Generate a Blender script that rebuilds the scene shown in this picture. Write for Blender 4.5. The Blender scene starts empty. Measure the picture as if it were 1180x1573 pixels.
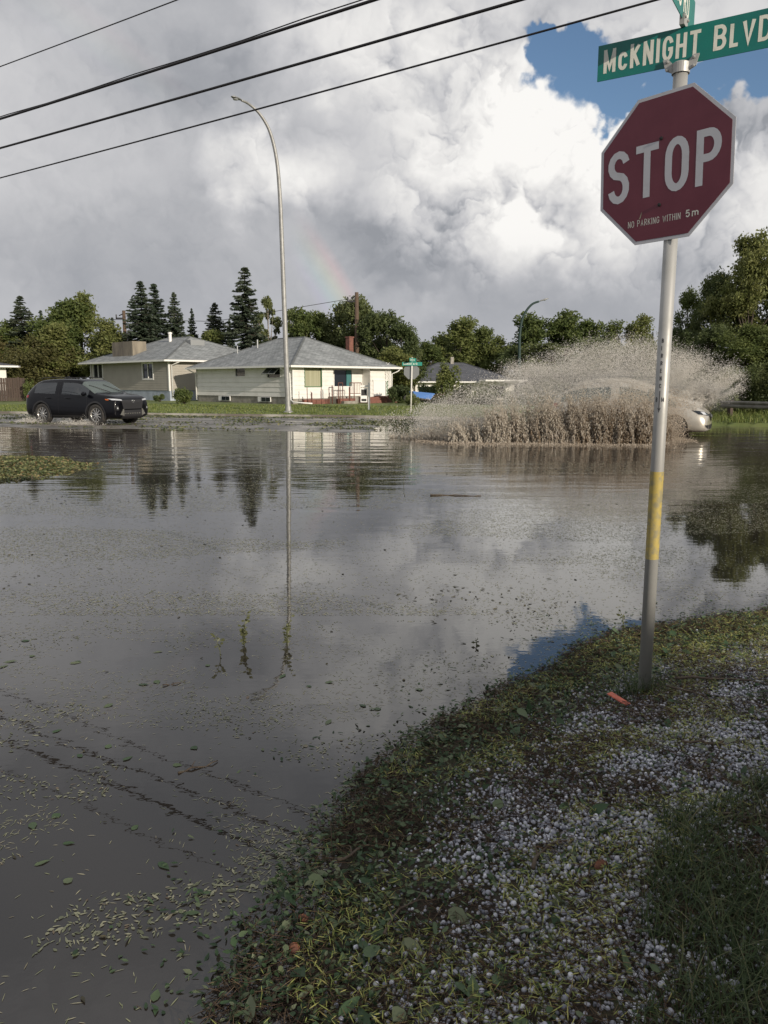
import bpy, bmesh, math, random
import numpy as np
from mathutils import Vector, Matrix, Euler
from mathutils.bvhtree import BVHTree
from mathutils.noise import noise as pnoise, fractal as pfractal
R = math.radians
random.seed(7); RNG = np.random.default_rng(7)
sc = bpy.context.scene
COL = sc.collection
# ------------------------------------------------------------------ camera
PITCH = R(9.56); CP, SP = math.cos(PITCH), math.sin(PITCH)
CAMZ = 1.55; F = 1182.0
cam_d = bpy.data.cameras.new('camera'); cam = bpy.data.objects.new('camera', cam_d); COL.objects.link(cam)
cam.location = (0, 0, CAMZ); cam.rotation_euler = (R(90) - PITCH, 0, 0)
cam_d.sensor_fit = 'HORIZONTAL'; cam_d.sensor_width = 36; cam_d.lens = 36 * F / 1180
cam_d.clip_start = 0.05; cam_d.clip_end = 3000
sc.camera = cam
SUN_AZ, SUN_EL = R(141), R(15.5)
sc.view_settings.view_transform = 'Standard'; sc.view_settings.look = 'None'
sc.view_settings.exposure = 0.2; sc.view_settings.gamma = 1
sc.render.engine = 'CYCLES'
try:
    sc.cycles.use_denoising = True
    sc.cycles.max_bounces = 8; sc.cycles.transparent_max_bounces = 24
    sc.cycles.caustics_reflective = False; sc.cycles.caustics_refractive = False
    sc.cycles.sample_clamp_indirect = 4.0
except Exception: pass
# ---- pixel -> world helpers, used to read true sizes off the photograph
def rayd(px, py):
    x = (px - 590) / F; u = (786.5 - py) / F
    return Vector((x, CP + u * SP, -SP + u * CP))
def at(px, py, Y):
    d = rayd(px, py); return Vector((0, 0, CAMZ)) + d * (Y / d.y)
def onz(px, py, z=0.0):
    d = rayd(px, py); return Vector((0, 0, CAMZ)) + d * ((z - CAMZ) / d.z)
def azel(px, py):
    d = rayd(px, py).normalized(); return math.atan2(d.x, d.y), math.asin(d.z)
# ------------------------------------------------------------------ world
w = bpy.data.worlds.new("World"); sc.world = w; w.use_nodes = True
NT = w.node_tree; N = NT.nodes; L = NT.links; N.clear()
def nn(t, **k):
    n = N.new(t)
    for a, b in k.items(): setattr(n, a, b)
    return n
def setin(n, i, v):
    if isinstance(v, bpy.types.NodeSocket): L.new(v, n.inputs[i])
    else: n.inputs[i].default_value = v
def m_(op, a, b=None, c=None, clamp=False):
    n = nn('ShaderNodeMath', operation=op); n.use_clamp = clamp; setin(n, 0, a)
    if b is not None: setin(n, 1, b)
    if c is not None: setin(n, 2, c)
    return n.outputs[0]
def v_(op, a, b=None, scale=None):
    n = nn('ShaderNodeVectorMath', operation=op); setin(n, 0, a)
    if b is not None: setin(n, 1, b)
    if scale is not None: setin(n, 3, scale)
    return n
def noise_(vec, scale, detail=4, rough=.55, lac=2.0, dist=0.0):
    n = nn('ShaderNodeTexNoise'); setin(n, 'Vector', vec); n.inputs['Scale'].default_value = scale
    n.inputs['Detail'].default_value = detail; n.inputs['Roughness'].default_value = rough
    n.inputs['Distortion'].default_value = dist
    return n
def mr_(v, a, b, c, d, smooth=True):
    n = nn('ShaderNodeMapRange'); n.interpolation_type = 'SMOOTHSTEP' if smooth else 'LINEAR'
    setin(n, 0, v)
    for i, q in enumerate((a, b, c, d)): n.inputs[1 + i].default_value = q
    return n.outputs[0]
tc = nn('ShaderNodeTexCoord'); D = tc.outputs['Generated']
sx = nn('ShaderNodeSeparateXYZ'); L.new(D, sx.inputs[0])
az = m_('ARCTAN2', sx.outputs[0], sx.outputs[1]); el = m_('ARCSINE', sx.outputs[2])
cb = nn('ShaderNodeCombineXYZ'); L.new(az, cb.inputs[0]); L.new(el, cb.inputs[1]); P0 = cb.outputs[0]
wa = noise_(D, 5.0, 5, .6); wv = v_('SUBTRACT', wa.outputs['Color'], (.5, .5, .5)).outputs[0]
wv1 = v_('SCALE', wv, scale=.22).outputs[0]
PW = v_('ADD', P0, wv1).outputs[0]
wb_ = noise_(D, 16.0, 5, .6); wv2 = v_('SCALE', v_('SUBTRACT', wb_.outputs['Color'], (.5, .5, .5)).outputs[0], scale=.07).outputs[0]
PW2 = v_('ADD', PW, wv2).outputs[0]
def blob(P, px, py, rx, ry, amp, soft=0.0):
    a, e = azel(px, py)
    d = v_('SUBTRACT', P, (a, e, 0)).outputs[0]
    s = v_('MULTIPLY', d, (F / rx, F / ry, 0)).outputs[0]
    ln = v_('LENGTH', s).outputs['Value']
    return mr_(ln, soft, 1.0, amp, 0.0)
def total(items):
    o = items[0]
    for i in items[1:]: o = m_('ADD', o, i)
    return o
# broad brightness of the cloud deck (read off the photograph as bright and dark cloud masses)
BR = [ # px, py, rx, ry, amp
 (530, 60, 190, 130, .34), (430, 285, 120, 100, .40), (800, 215, 290, 210, .56), (700, 150, 190, 130, .10), (600, 60, 160, 100, .12),
 (60, 60, 260, 130, .08), (60, 480, 230, 100, .08), (300, 165, 260, 100, -.16), (230, 400, 330, 160, -.14),
 (100, 350, 260, 120, -.06), (600, 370, 190, 80, -.26), (850, 460, 420, 100, -.14), (740, 400, 160, 60, -.10),
 (680, 452, 60, 30, .12), (350, 120, 160, 70, -.04), (1080, 50, 240, 100, .14), (890, 325, 190, 100, .22), (1150, 320, 150, 200, .20),
 (980, 190, 140, 120, .16), (0, 240, 180, 120, .05), (-500, 200, 500, 400, .1), (1700, 200, 500, 500, .2), (150, -330, 800, 380, -.30)]
base = m_('ADD', total([blob(PW2, *b) for b in BR]), .53)
# billows: inverted ridges make round heaps with dark creases; two samples give the side lit by the sun
def puffs(vec, scale, det=5):
    n = nn('ShaderNodeTexNoise', noise_type='RIDGED_MULTIFRACTAL'); n.normalize = True; setin(n, 'Vector', vec)
    n.inputs['Scale'].default_value = scale; n.inputs['Detail'].default_value = det; n.inputs['Roughness'].default_value = .50; n.inputs['Offset'].default_value = .85; n.inputs['Gain'].default_value = 1.6
    return n.outputs[0]
Dw = v_('ADD', D, v_('SCALE', wv, scale=.16).outputs[0]).outputs[0]
sunoff = Vector((.45, -.1, .88)).normalized() * .012
pA = puffs(Dw, 5.5)
pB = puffs(v_('ADD', Dw, tuple(sunoff)).outputs[0], 5.5)
Dw2 = v_('ADD', Dw, v_('SCALE', v_('SUBTRACT', wb_.outputs['Color'], (.5, .5, .5)).outputs[0], scale=.05).outputs[0]).outputs[0]
pC = puffs(Dw2, 15.0, 4); pD = puffs(v_('ADD', Dw2, tuple(sunoff * .4)).outputs[0], 15.0, 4)
relief = total([m_('MULTIPLY', m_('SUBTRACT', pB, pA), .85), m_('MULTIPLY', m_('SUBTRACT', .42, pA), .42), m_('MULTIPLY', m_('SUBTRACT', pD, pC), .55), m_('MULTIPLY', m_('SUBTRACT', .42, pC), .22)])
cumul = total([blob(PW, 800, 220, 300, 210, 1.0, .35), blob(PW, 960, 150, 180, 110, .8, .3), blob(PW, 1130, 330, 200, 200, .8, .3), blob(PW, 440, 290, 110, 100, .45, .2), blob(PW, 560, 70, 160, 120, .35, .2)])
cumul = m_('MINIMUM', cumul, 1.0)
wisp = m_('MULTIPLY', m_('SUBTRACT', noise_(Dw, 6.0, 7, .62).outputs[0], .5), .30)
bright = total([base, m_('MULTIPLY', relief, m_('MULTIPLY_ADD', cumul, .68, .09)), wisp])
bright = m_('MAXIMUM', bright, .26)
hz = mr_(el, R(2), R(11), 1.0, 0.0)
ramp = nn('ShaderNodeValToRGB'); L.new(bright, ramp.inputs[0])
e = ramp.color_ramp.elements
e[0].position = .12; e[0].color = (.16, .175, .20, 1); e[1].position = 1.0; e[1].color = (.84, .825, .80, 1)
for p, c in ((.32, (.31, .32, .345, 1)), (.55, (.50, .50, .515, 1)), (.78, (.69, .68, .67, 1))):
    x = ramp.color_ramp.elements.new(p); x.color = c
# low sky goes an even slate grey under the rain
mixh = nn('ShaderNodeMixRGB'); L.new(m_('MULTIPLY', hz, .6), mixh.inputs[0]); L.new(ramp.outputs[0], mixh.inputs[1]); mixh.inputs[2].default_value = (.345, .355, .385, 1)
# faint rainbow, 41-42.5 degrees round the antisolar point
anti = Vector((-math.sin(SUN_AZ) * math.cos(SUN_EL), -math.cos(SUN_AZ) * math.cos(SUN_EL), -math.sin(SUN_EL)))
dt = v_('DOT_PRODUCT', D, tuple(anti)).outputs['Value']
ang = m_('ARCCOSINE', dt)
rb = nn('ShaderNodeValToRGB'); L.new(mr_(ang, R(39.6), R(42.9), 0, 1, False), rb.inputs[0])
els = rb.color_ramp.elements
els[0].position = 0; els[0].color = (0, 0, 0, 1); els[1].position = 1; els[1].color = (0, 0, 0, 1)
for p, c in ((.2, (.03, .02, .09, 1)), (.4, (0, .08, .06, 1)), (.6, (.09, .10, 0, 1)), (.8, (.15, .02, 0, 1))):
    x = els.new(p); x.color = c
rmask = m_('ADD', blob(P0, 515, 430, 90, 150, .6), blob(P0, 190, 60, 220, 110, .10))
radd = nn('ShaderNodeMixRGB', blend_type='ADD'); L.new(rmask, radd.inputs[0]); L.new(mixh.outputs[0], radd.inputs[1]); L.new(rb.outputs[0], radd.inputs[2])
# gaps of blue
gap = total([blob(PW2, 890, 128, 92, 80, 1.6, .15), blob(PW2, 925, 172, 45, 45, .9, .1), blob(PW2, 1000, 150, 70, 40, .8, .1), blob(PW2, 1120, 125, 110, 70, 1.0, .1), blob(PW2, 930, 70, 90, 50, .6, .1), blob(PW2, 840, 65, 50, 40, .7, .1), blob(PW, 1500, 50, 300, 140, .8, .2)])
gap = m_('MULTIPLY', gap, m_('ADD', m_('MULTIPLY', m_('SUBTRACT', pA, .45), .9), m_('MULTIPLY_ADD', wisp, 3.4, 1.0)))
gmask = mr_(gap, .55, .95, 0, 1)
sky = nn('ShaderNodeTexSky', sky_type='NISHITA'); sky.sun_disc = False
sky.sun_elevation = SUN_EL; sky.sun_rotation = SUN_AZ; sky.altitude = 1000; sky.air_density = 1.0; sky.dust_density = .3; sky.ozone_density = 2.0
bgs = nn('ShaderNodeBackground'); L.new(sky.outputs[0], bgs.inputs[0]); bgs.inputs[1].default_value = .10
bgc = nn('ShaderNodeBackground'); L.new(radd.outputs[0], bgc.inputs[0]); bgc.inputs[1].default_value = 1.0
mx = nn('ShaderNodeMixShader'); L.new(gmask, mx.inputs[0]); L.new(bgc.outputs[0], mx.inputs[1]); L.new(bgs.outputs[0], mx.inputs[2])
ow = nn('ShaderNodeOutputWorld'); L.new(mx.outputs[0], ow.inputs[0])
# ------------------------------------------------------------------ sun
sd = bpy.data.lights.new('sun', 'SUN'); so = bpy.data.objects.new('sun', sd); COL.objects.link(so)
sd.energy = 3.6; sd.angle = R(.6); sd.color = (1.0, .90, .76)
sdir = Vector((math.sin(SUN_AZ) * math.cos(SUN_EL), math.cos(SUN_AZ) * math.cos(SUN_EL), math.sin(SUN_EL)))
so.rotation_euler = sdir.to_track_quat('Z', 'Y').to_euler()
# ------------------------------------------------------------------ materials
def mat(name, col=(.5, .5, .5), rough=.6, metal=0, spec=None, **kw):
    m = bpy.data.materials.new(name); m.use_nodes = True
    b = m.node_tree.nodes['Principled BSDF']
    b.inputs['Base Color'].default_value = (*col, 1); b.inputs['Roughness'].default_value = rough; b.inputs['Metallic'].default_value = metal
    if spec is not None: b.inputs['Specular IOR Level'].default_value = spec
    for k, v in kw.items(): b.inputs[k.replace('_', ' ')].default_value = v
    return m
def vary(m, c2, scale=5, detail=5, lo=.35, hi=.65, coord='Object', stretch=(1, 1, 1), bump=0, bscale=None, rough2=None, bdist=.02):
    """blend the base colour with c2 by noise, with optional bump"""
    nt = m.node_tree; b = nt.nodes['Principled BSDF']; c1 = tuple(b.inputs['Base Color'].default_value)
    t = nt.nodes.new('ShaderNodeTexCoord'); mp = nt.nodes.new('ShaderNodeMapping'); mp.inputs['Scale'].default_value = stretch
    nt.links.new(t.outputs[coord], mp.inputs[0])
    n = nt.nodes.new('ShaderNodeTexNoise'); n.inputs['Scale'].default_value = scale; n.inputs['Detail'].default_value = detail; n.inputs['Roughness'].default_value = .6
    nt.links.new(mp.outputs[0], n.inputs['Vector'])
    r = nt.nodes.new('ShaderNodeMapRange'); r.inputs[1].default_value = lo; r.inputs[2].default_value = hi; nt.links.new(n.outputs[0], r.inputs[0])
    x = nt.nodes.new('ShaderNodeMixRGB'); x.inputs[1].default_value = c1; x.inputs[2].default_value = (*c2, 1)
    nt.links.new(r.outputs[0], x.inputs[0]); nt.links.new(x.outputs[0], b.inputs['Base Color'])
    if rough2 is not None:
        q = nt.nodes.new('ShaderNodeMapRange'); q.inputs[3].default_value = b.inputs['Roughness'].default_value; q.inputs[4].default_value = rough2
        nt.links.new(r.outputs[0], q.inputs[0]); nt.links.new(q.outputs[0], b.inputs['Roughness'])
    if bump:
        n2 = nt.nodes.new('ShaderNodeTexNoise'); n2.inputs['Scale'].default_value = bscale or scale * 4; n2.inputs['Detail'].default_value = 4
        nt.links.new(mp.outputs[0], n2.inputs['Vector'])
        bp = nt.nodes.new('ShaderNodeBump'); bp.inputs['Strength'].default_value = bump; bp.inputs['Distance'].default_value = bdist
        nt.links.new(n2.outputs[0], bp.inputs['Height']); nt.links.new(bp.outputs[0], b.inputs['Normal'])
    return m
def huemat(name, stops, rough=.6, trans=.0, spec=.3, gloss=None):
    """colour picked per piece from the stored 'hue' value"""
    m = bpy.data.materials.new(name); m.use_nodes = True; nt = m.node_tree; b = nt.nodes['Principled BSDF']
    a = nt.nodes.new('ShaderNodeAttribute'); a.attribute_name = 'hue'
    r = nt.nodes.new('ShaderNodeValToRGB'); nt.links.new(a.outputs['Fac'], r.inputs[0]); el = r.color_ramp.elements
    el[0].position = stops[0][0]; el[0].color = (*stops[0][1], 1); el[1].position = stops[-1][0]; el[1].color = (*stops[-1][1], 1)
    for p, c in stops[1:-1]:
        k = el.new(p); k.color = (*c, 1)
    nt.links.new(r.outputs[0], b.inputs['Base Color']); b.inputs['Roughness'].default_value = rough; b.inputs['Specular IOR Level'].default_value = spec
    if trans:
        tr = nt.nodes.new('ShaderNodeBsdfTranslucent'); nt.links.new(r.outputs[0], tr.inputs[0])
        mxs = nt.nodes.new('ShaderNodeMixShader'); mxs.inputs[0].default_value = trans
        nt.links.new(b.outputs[0], mxs.inputs[1]); nt.links.new(tr.outputs[0], mxs.inputs[2])
        nt.links.new(mxs.outputs[0], nt.nodes['Material Output'].inputs[0])
    return m
M = {}
M['white_paint'] = vary(mat('white_paint', (.72, .70, .65), .5), (.55, .53, .48), 2.5, lo=.5, hi=.8)
M['trim'] = mat('trim', (.78, .77, .74), .45)
M['siding_white'] = vary(mat('siding_white', (.75, .735, .69), .6), (.61, .59, .545), 1.3, 6, .48, .8)
M['siding_taupe'] = vary(mat('siding_taupe', (.37, .345, .30), .6), (.30, .28, .24), 1.3, 6, .45, .8)
M['concrete'] = vary(mat('concrete', (.34, .32, .28), .85), (.22, .20, .17), 3, bump=.3)
M['foundation_blue'] = vary(mat('foundation_blue', (.42, .47, .55), .8), (.30, .34, .40), 2)
M['brick'] = vary(mat('brick', (.23, .095, .07), .85), (.14, .065, .05), 6)
M['chimney_stone'] = vary(mat('chimney_stone', (.27, .235, .18), .85), (.11, .095, .08), 1.6, 5, .4, .7, stretch=(1, 1, .25))
M['glass_dark'] = mat('glass_dark', (.015, .02, .028), .08)
M['curtain'] = vary(mat('curtain', (.40, .39, .27), .8), (.30, .29, .19), 1, 2, stretch=(14, 14, .1))
M['teal'] = mat('teal', (.05, .17, .17), .6)
M['green_paint'] = mat('green_paint', (.07, .16, .08), .6)
M['rust'] = vary(mat('rust', (.16, .055, .035), .8), (.09, .04, .03), 20)
M['wood_pole'] = vary(mat('wood_pole', (.13, .085, .055), .85), (.08, .055, .04), 4, stretch=(6, 6, .5))
M['fence_wood'] = vary(mat('fence_wood', (.085, .058, .045), .85), (.05, .036, .03), 3, stretch=(4, 4, .4))
M['galv'] = vary(mat('galv', (.42, .415, .40), .45, .3), (.36, .36, .34), 9, 6, .4, .7, rough2=.6)
M['galv_lamp'] = vary(mat('galv_lamp', (.36, .36, .35), .5, .3), (.27, .27, .26), 6)
M['sign_back'] = mat('sign_back', (.30, .31, .31), .5, .5)
M['lamp_green'] = mat('lamp_green', (.012, .035, .03), .6, .0)
M['wire'] = mat('wire', (.015, .014, .016), .6)
M['sign_red'] = vary(mat('sign_red', (.14, .022, .040), .5), (.17, .032, .052), 7, 6, .4, .75)
M['sign_white'] = vary(mat('sign_white', (.60, .60, .63), .5), (.48, .48, .50), 12, 5, .55, .8)
M['sign_green'] = vary(mat('sign_green', (.0, .17, .14), .45), (.0, .12, .11), 5, 5, .4, .75)
M['letter_white'] = vary(mat('letter_white', (.70, .70, .62), .5), (.52, .54, .46), 16, 5, .5, .8)
M['far_sign_green'] = mat('far_sign_green', (.0, .22, .17), .5)
M['yellow_band'] = vary(mat('yellow_band', (.43, .33, .085), .6), (.27, .235, .13), 26, 8, .42, .60)
M['black'] = mat('black', (.012, .012, .012), .6)
M['stencil'] = mat('stencil', (.085, .085, .09), .9, 0, 0.0)
M['car_black'] = mat('car_black', (.002, .0022, .004), .3, 0, .15, Coat_Weight=.35, Coat_Roughness=.03)
M['car_silver'] = mat('car_silver', (.56, .52, .45), .32, .55, None, Coat_Weight=.6, Coat_Roughness=.05)
M['plastic'] = mat('plastic', (.022, .022, .024), .55)
M['rubber'] = vary(mat('rubber', (.02, .02, .02), .75), (.05, .045, .04), 10)
M['alloy'] = mat('alloy', (.62, .60, .56), .25, .9)
M['chrome'] = mat('chrome', (.75, .74, .70), .12, 1)
M['lens'] = mat('lens', (.65, .67, .70), .08, .3)
M['red_lens'] = mat('red_lens', (.35, .01, .01), .15)
M['amber'] = mat('amber', (.5, .12, .02), .2)
M['skin'] = mat('skin', (.52, .33, .25), .55)
M['hair'] = mat('hair', (.05, .03, .02), .7)
M['shirt'] = mat('shirt', (.62, .58, .60), .8)
M['blue_plastic'] = mat('blue_plastic', (.12, .25, .62), .4)
M['orange'] = vary(mat('orange', (.58, .14, .08), .5), (.42, .11, .07), 30, 3)
M['cone'] = vary(mat('cone', (.20, .075, .035), .7), (.10, .04, .025), 60)
M['twig'] = vary(mat('twig', (.055, .038, .028), .75), (.10, .075, .05), 30)
M['bark'] = vary(mat('bark', (.09, .07, .055), .9), (.05, .04, .03), 6, stretch=(4, 4, .6))
M['birch'] = vary(mat('birch', (.30, .27, .22), .9), (.12, .10, .08), 3, stretch=(1, 1, 3))
M['rail'] = vary(mat('rail', (.22, .21, .19), .6, .2), (.13, .12, .10), 3)
# car glass: half see-through, pale base colour painted for sky-lit haze
g = bpy.data.materials.new('car_glass'); g.use_nodes = True; nt = g.node_tree; b = nt.nodes['Principled BSDF']
b.inputs['Base Color'].default_value = (.21, .26, .25, 1); b.inputs['Roughness'].default_value = .03
tr = nt.nodes.new('ShaderNodeBsdfTransparent'); tr.inputs[0].default_value = (.62, .70, .70, 1)
mxs = nt.nodes.new('ShaderNodeMixShader'); mxs.inputs[0].default_value = .5; b.inputs['IOR'].default_value = 1.9
nt.links.new(b.outputs[0], mxs.inputs[2]); nt.links.new(tr.outputs[0], mxs.inputs[1]); nt.links.new(mxs.outputs[0], nt.nodes['Material Output'].inputs[0])
M['car_glass'] = g
g2 = g.copy(); g2.name = 'privacy_glass'; M['privacy_glass'] = g2; q2 = g2.node_tree.nodes['Principled BSDF']; q2.inputs['Base Color'].default_value = (.012, .016, .020, 1); q2.inputs['IOR'].default_value = 2.0
for n in g2.node_tree.nodes:
    if n.type == 'MIX_SHADER': n.inputs[0].default_value = .9
# shingles
def shingle(name, c1, c2):
    m = mat(name, c1, .9); nt = m.node_tree; b = nt.nodes['Principled BSDF']
    t = nt.nodes.new('ShaderNodeTexCoord')
    br = nt.nodes.new('ShaderNodeTexBrick'); br.inputs['Color1'].default_value = (*c1, 1); br.inputs['Color2'].default_value = (*c2, 1)
    br.inputs['Mortar'].default_value = (*[c * .55 for c in c1], 1); br.inputs['Scale'].default_value = 1; br.inputs['Mortar Size'].default_value = .012
    br.inputs['Brick Width'].default_value = .33; br.inputs['Row Height'].default_value = .16; br.inputs['Bias'].default_value = -.1
    nt.links.new(t.outputs['UV'], br.inputs['Vector'])
    n = nt.nodes.new('ShaderNodeTexNoise'); n.inputs['Scale'].default_value = 1.2; n.inputs['Detail'].default_value = 8; n.inputs['Roughness'].default_value = .75
    nt.links.new(t.outputs['Object'], n.inputs['Vector'])
    x = nt.nodes.new('ShaderNodeMixRGB'); x.blend_type = 'MULTIPLY'; x.inputs[0].default_value = .8
    r = nt.nodes.new('ShaderNodeMapRange'); r.inputs[1].default_value = .3; r.inputs[2].default_value = .7; r.inputs[3].default_value = .5; r.inputs[4].default_value = 1.35
    nt.links.new(n.outputs[0], r.inputs[0]); nt.links.new(br.outputs[0], x.inputs[1]); nt.links.new(r.outputs[0], x.inputs[2]); nt.links.new(x.outputs[0], b.inputs['Base Color'])
    return m
M['shingle_grey'] = shingle('shingle_grey', (.22, .235, .24), (.33, .345, .35))
M['shingle_dark'] = shingle('shingle_dark', (.085, .09, .105), (.12, .125, .14))
# foliage
def foliage(name, c1, c2, c3, trans=.38):
    m = bpy.data.materials.new(name); m.use_nodes = True; nt = m.node_tree; b = nt.nodes['Principled BSDF']
    t = nt.nodes.new('ShaderNodeTexCoord'); oi = nt.nodes.new('ShaderNodeObjectInfo')
    n = nt.nodes.new('ShaderNodeTexNoise'); n.inputs['Scale'].default_value = 1.1; n.inputs['Detail'].default_value = 6; n.inputs['Roughness'].default_value = .8
    nt.links.new(t.outputs['Object'], n.inputs['Vector'])
    ad = nt.nodes.new('ShaderNodeMath'); ad.operation = 'MULTIPLY_ADD'; ad.inputs[1].default_value = .25; nt.links.new(oi.outputs['Random'], ad.inputs[0]); nt.links.new(n.outputs[0], ad.inputs[2])
    r = nt.nodes.new('ShaderNodeValToRGB'); nt.links.new(ad.outputs[0], r.inputs[0]); el = r.color_ramp.elements
    el[0].position = .40; el[0].color = (*c1, 1); el[1].position = .85; el[1].color = (*c3, 1); k = el.new(.62); k.color = (*c2, 1)
    nt.links.new(r.outputs[0], b.inputs['Base Color']); b.inputs['Roughness'].default_value = .55; b.inputs['Specular IOR Level'].default_value = .25
    tr = nt.nodes.new('ShaderNodeBsdfTranslucent'); nt.links.new(r.outputs[0], tr.inputs[0])
    mxs = nt.nodes.new('ShaderNodeMixShader'); mxs.inputs[0].default_value = trans
    nt.links.new(b.outputs[0], mxs.inputs[1]); nt.links.new(tr.outputs[0], mxs.inputs[2]); nt.links.new(mxs.outputs[0], nt.nodes['Material Output'].inputs[0])
    return m
M['leaf'] = foliage('leaf', (.075, .11, .035), (.145, .175, .055), (.23, .235, .085))
M['leaf_dark'] = foliage('leaf_dark', (.062, .085, .036), (.11, .14, .055), (.19, .205, .085))
M['leaf_brown'] = foliage('leaf_brown', (.075, .082, .032), (.12, .115, .045), (.17, .14, .055))
M['leaf_airy'] = foliage('leaf_airy', (.10, .125, .05), (.15, .18, .07), (.21, .22, .10))
M['needle'] = foliage('needle', (.03, .046, .03), (.052, .072, .045), (.10, .11, .07), .12)
# ------------------------------------------------------------------ tagging and building
def tag(o, label=None, cat=None, group=None, kind=None):
    if label: o['label'] = label
    if cat: o['category'] = cat
    if group: o['group'] = group
    if kind: o['kind'] = kind
    return o
def thing(name, label, cat, loc=(0, 0, 0), rz=0, group=None):
    o = bpy.data.objects.new(name, None); COL.objects.link(o); o.location = loc; o.rotation_euler = (0, 0, rz); o.empty_display_size = .2
    return tag(o, label, cat, group)
def np_mesh(name, V, Fc, material, parent=None, smooth=False, hue=None, uv=None):
    me = bpy.data.meshes.new(name); V = np.asarray(V, np.float32); Fc = np.asarray(Fc, np.int32)
    k = Fc.shape[1]; nf = Fc.shape[0]
    me.vertices.add(len(V)); me.vertices.foreach_set('co', V.ravel())
    me.loops.add(nf * k); me.loops.foreach_set('vertex_index', Fc.ravel())
    me.polygons.add(nf); me.polygons.foreach_set('loop_start', np.arange(0, nf * k, k, dtype=np.int32))
    if smooth: me.polygons.foreach_set('use_smooth', np.ones(nf, bool))
    me.update(calc_edges=True)
    if hue is not None:
        a = me.attributes.new('hue', 'FLOAT', 'POINT'); a.data.foreach_set('value', np.asarray(hue, np.float32))
    me.materials.append(material)
    o = bpy.data.objects.new(name, me); COL.objects.link(o); o.parent = parent
    return o
class MB:
    def __init__(s): s.v = []; s.f = []; s.uv = None
    def add(s, vs, fs):
        n = len(s.v); s.v += [tuple(v) for v in vs]; s.f += [tuple(i + n for i in f) for f in fs]; return s
    def box(s, a, b, T=None):
        x0, y0, z0 = a; x1, y1, z1 = b
        vs = [Vector(p) for p in ((x0, y0, z0), (x1, y0, z0), (x1, y1, z0), (x0, y1, z0), (x0, y0, z1), (x1, y0, z1), (x1, y1, z1), (x0, y1, z1))]
        if T: vs = [T @ v for v in vs]
        return s.add(vs, [(0, 3, 2, 1), (4, 5, 6, 7), (0, 1, 5, 4), (1, 2, 6, 5), (2, 3, 7, 6), (3, 0, 4, 7)])
    def tube(s, pts, rad, seg=10, cap=True):
        pts = [Vector(p) for p in pts]; n = len(pts)
        if not hasattr(rad, '__len__'): rad = [rad] * n
        up = None; rings = []
        for i, p in enumerate(pts):
            t = (pts[min(i + 1, n - 1)] - pts[max(i - 1, 0)]).normalized()
            if up is None:
                up = Vector((0, 0, 1)) if abs(t.z) < .9 else Vector((1, 0, 0))
            a = t.cross(up).normalized(); b = a.cross(t).normalized(); up = b
            rings.append([p + (a * math.cos(2 * math.pi * k / seg) + b * math.sin(2 * math.pi * k / seg)) * rad[i] for k in range(seg)])
        vs = [v for r in rings for v in r]; fs = []
        for i in range(n - 1):
            for k in range(seg):
                fs.append((i * seg + k, i * seg + (k + 1) % seg, (i + 1) * seg + (k + 1) % seg, (i + 1) * seg + k))
        if cap: fs += [tuple(reversed(range(seg))), tuple(range((n - 1) * seg, n * seg))]
        return s.add(vs, fs)
    def lathe(s, prof, seg=24, T=None):   # prof: (r, z)
        vs = []; fs = []; n = len(prof)
        for r, z in prof:
            for k in range(seg):
                v = Vector((r * math.cos(2 * math.pi * k / seg), r * math.sin(2 * math.pi * k / seg), z)); vs.append(T @ v if T else v)
        for i in range(n - 1):
            for k in range(seg): fs.append((i * seg + k, i * seg + (k + 1) % seg, (i + 1) * seg + (k + 1) % seg, (i + 1) * seg + k))
        return s.add(vs, fs)
    def prism(s, poly, d, T=None):   # poly in xz, extruded along y from 0 to d
        n = len(poly); vs = [Vector((x, 0, z)) for x, z in poly] + [Vector((x, d, z)) for x, z in poly]
        if T: vs = [T @ v for v in vs]
        fs = [tuple(range(n)), tuple(reversed(range(n, 2 * n)))] + [(i, i + n, (i + 1) % n + n, (i + 1) % n) for i in range(n)]
        return s.add(vs, fs)
    def build(s, name, material, parent=None, smooth=False, bevel=0, uvs=None):
        me = bpy.data.meshes.new(name); me.from_pydata(s.v, [], s.f); me.materials.append(material)
        if bevel or smooth is False:
            bm = bmesh.new(); bm.from_mesh(me); bmesh.ops.recalc_face_normals(bm, faces=bm.faces)
            if bevel: bmesh.ops.bevel(bm, geom=bm.edges[:] , offset=bevel, segments=2, affect='EDGES', clamp_overlap=True)
            bm.to_mesh(me); bm.free()
        if smooth: me.polygons.foreach_set('use_smooth', [True] * len(me.polygons))
        o = bpy.data.objects.new(name, me); COL.objects.link(o); o.parent = parent
        return o
def copy_tree(o, parent=None):
    c = o.copy(); COL.objects.link(c); c.parent = parent
    for ch in list(o.children): copy_tree(ch, c)
    return c
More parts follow.
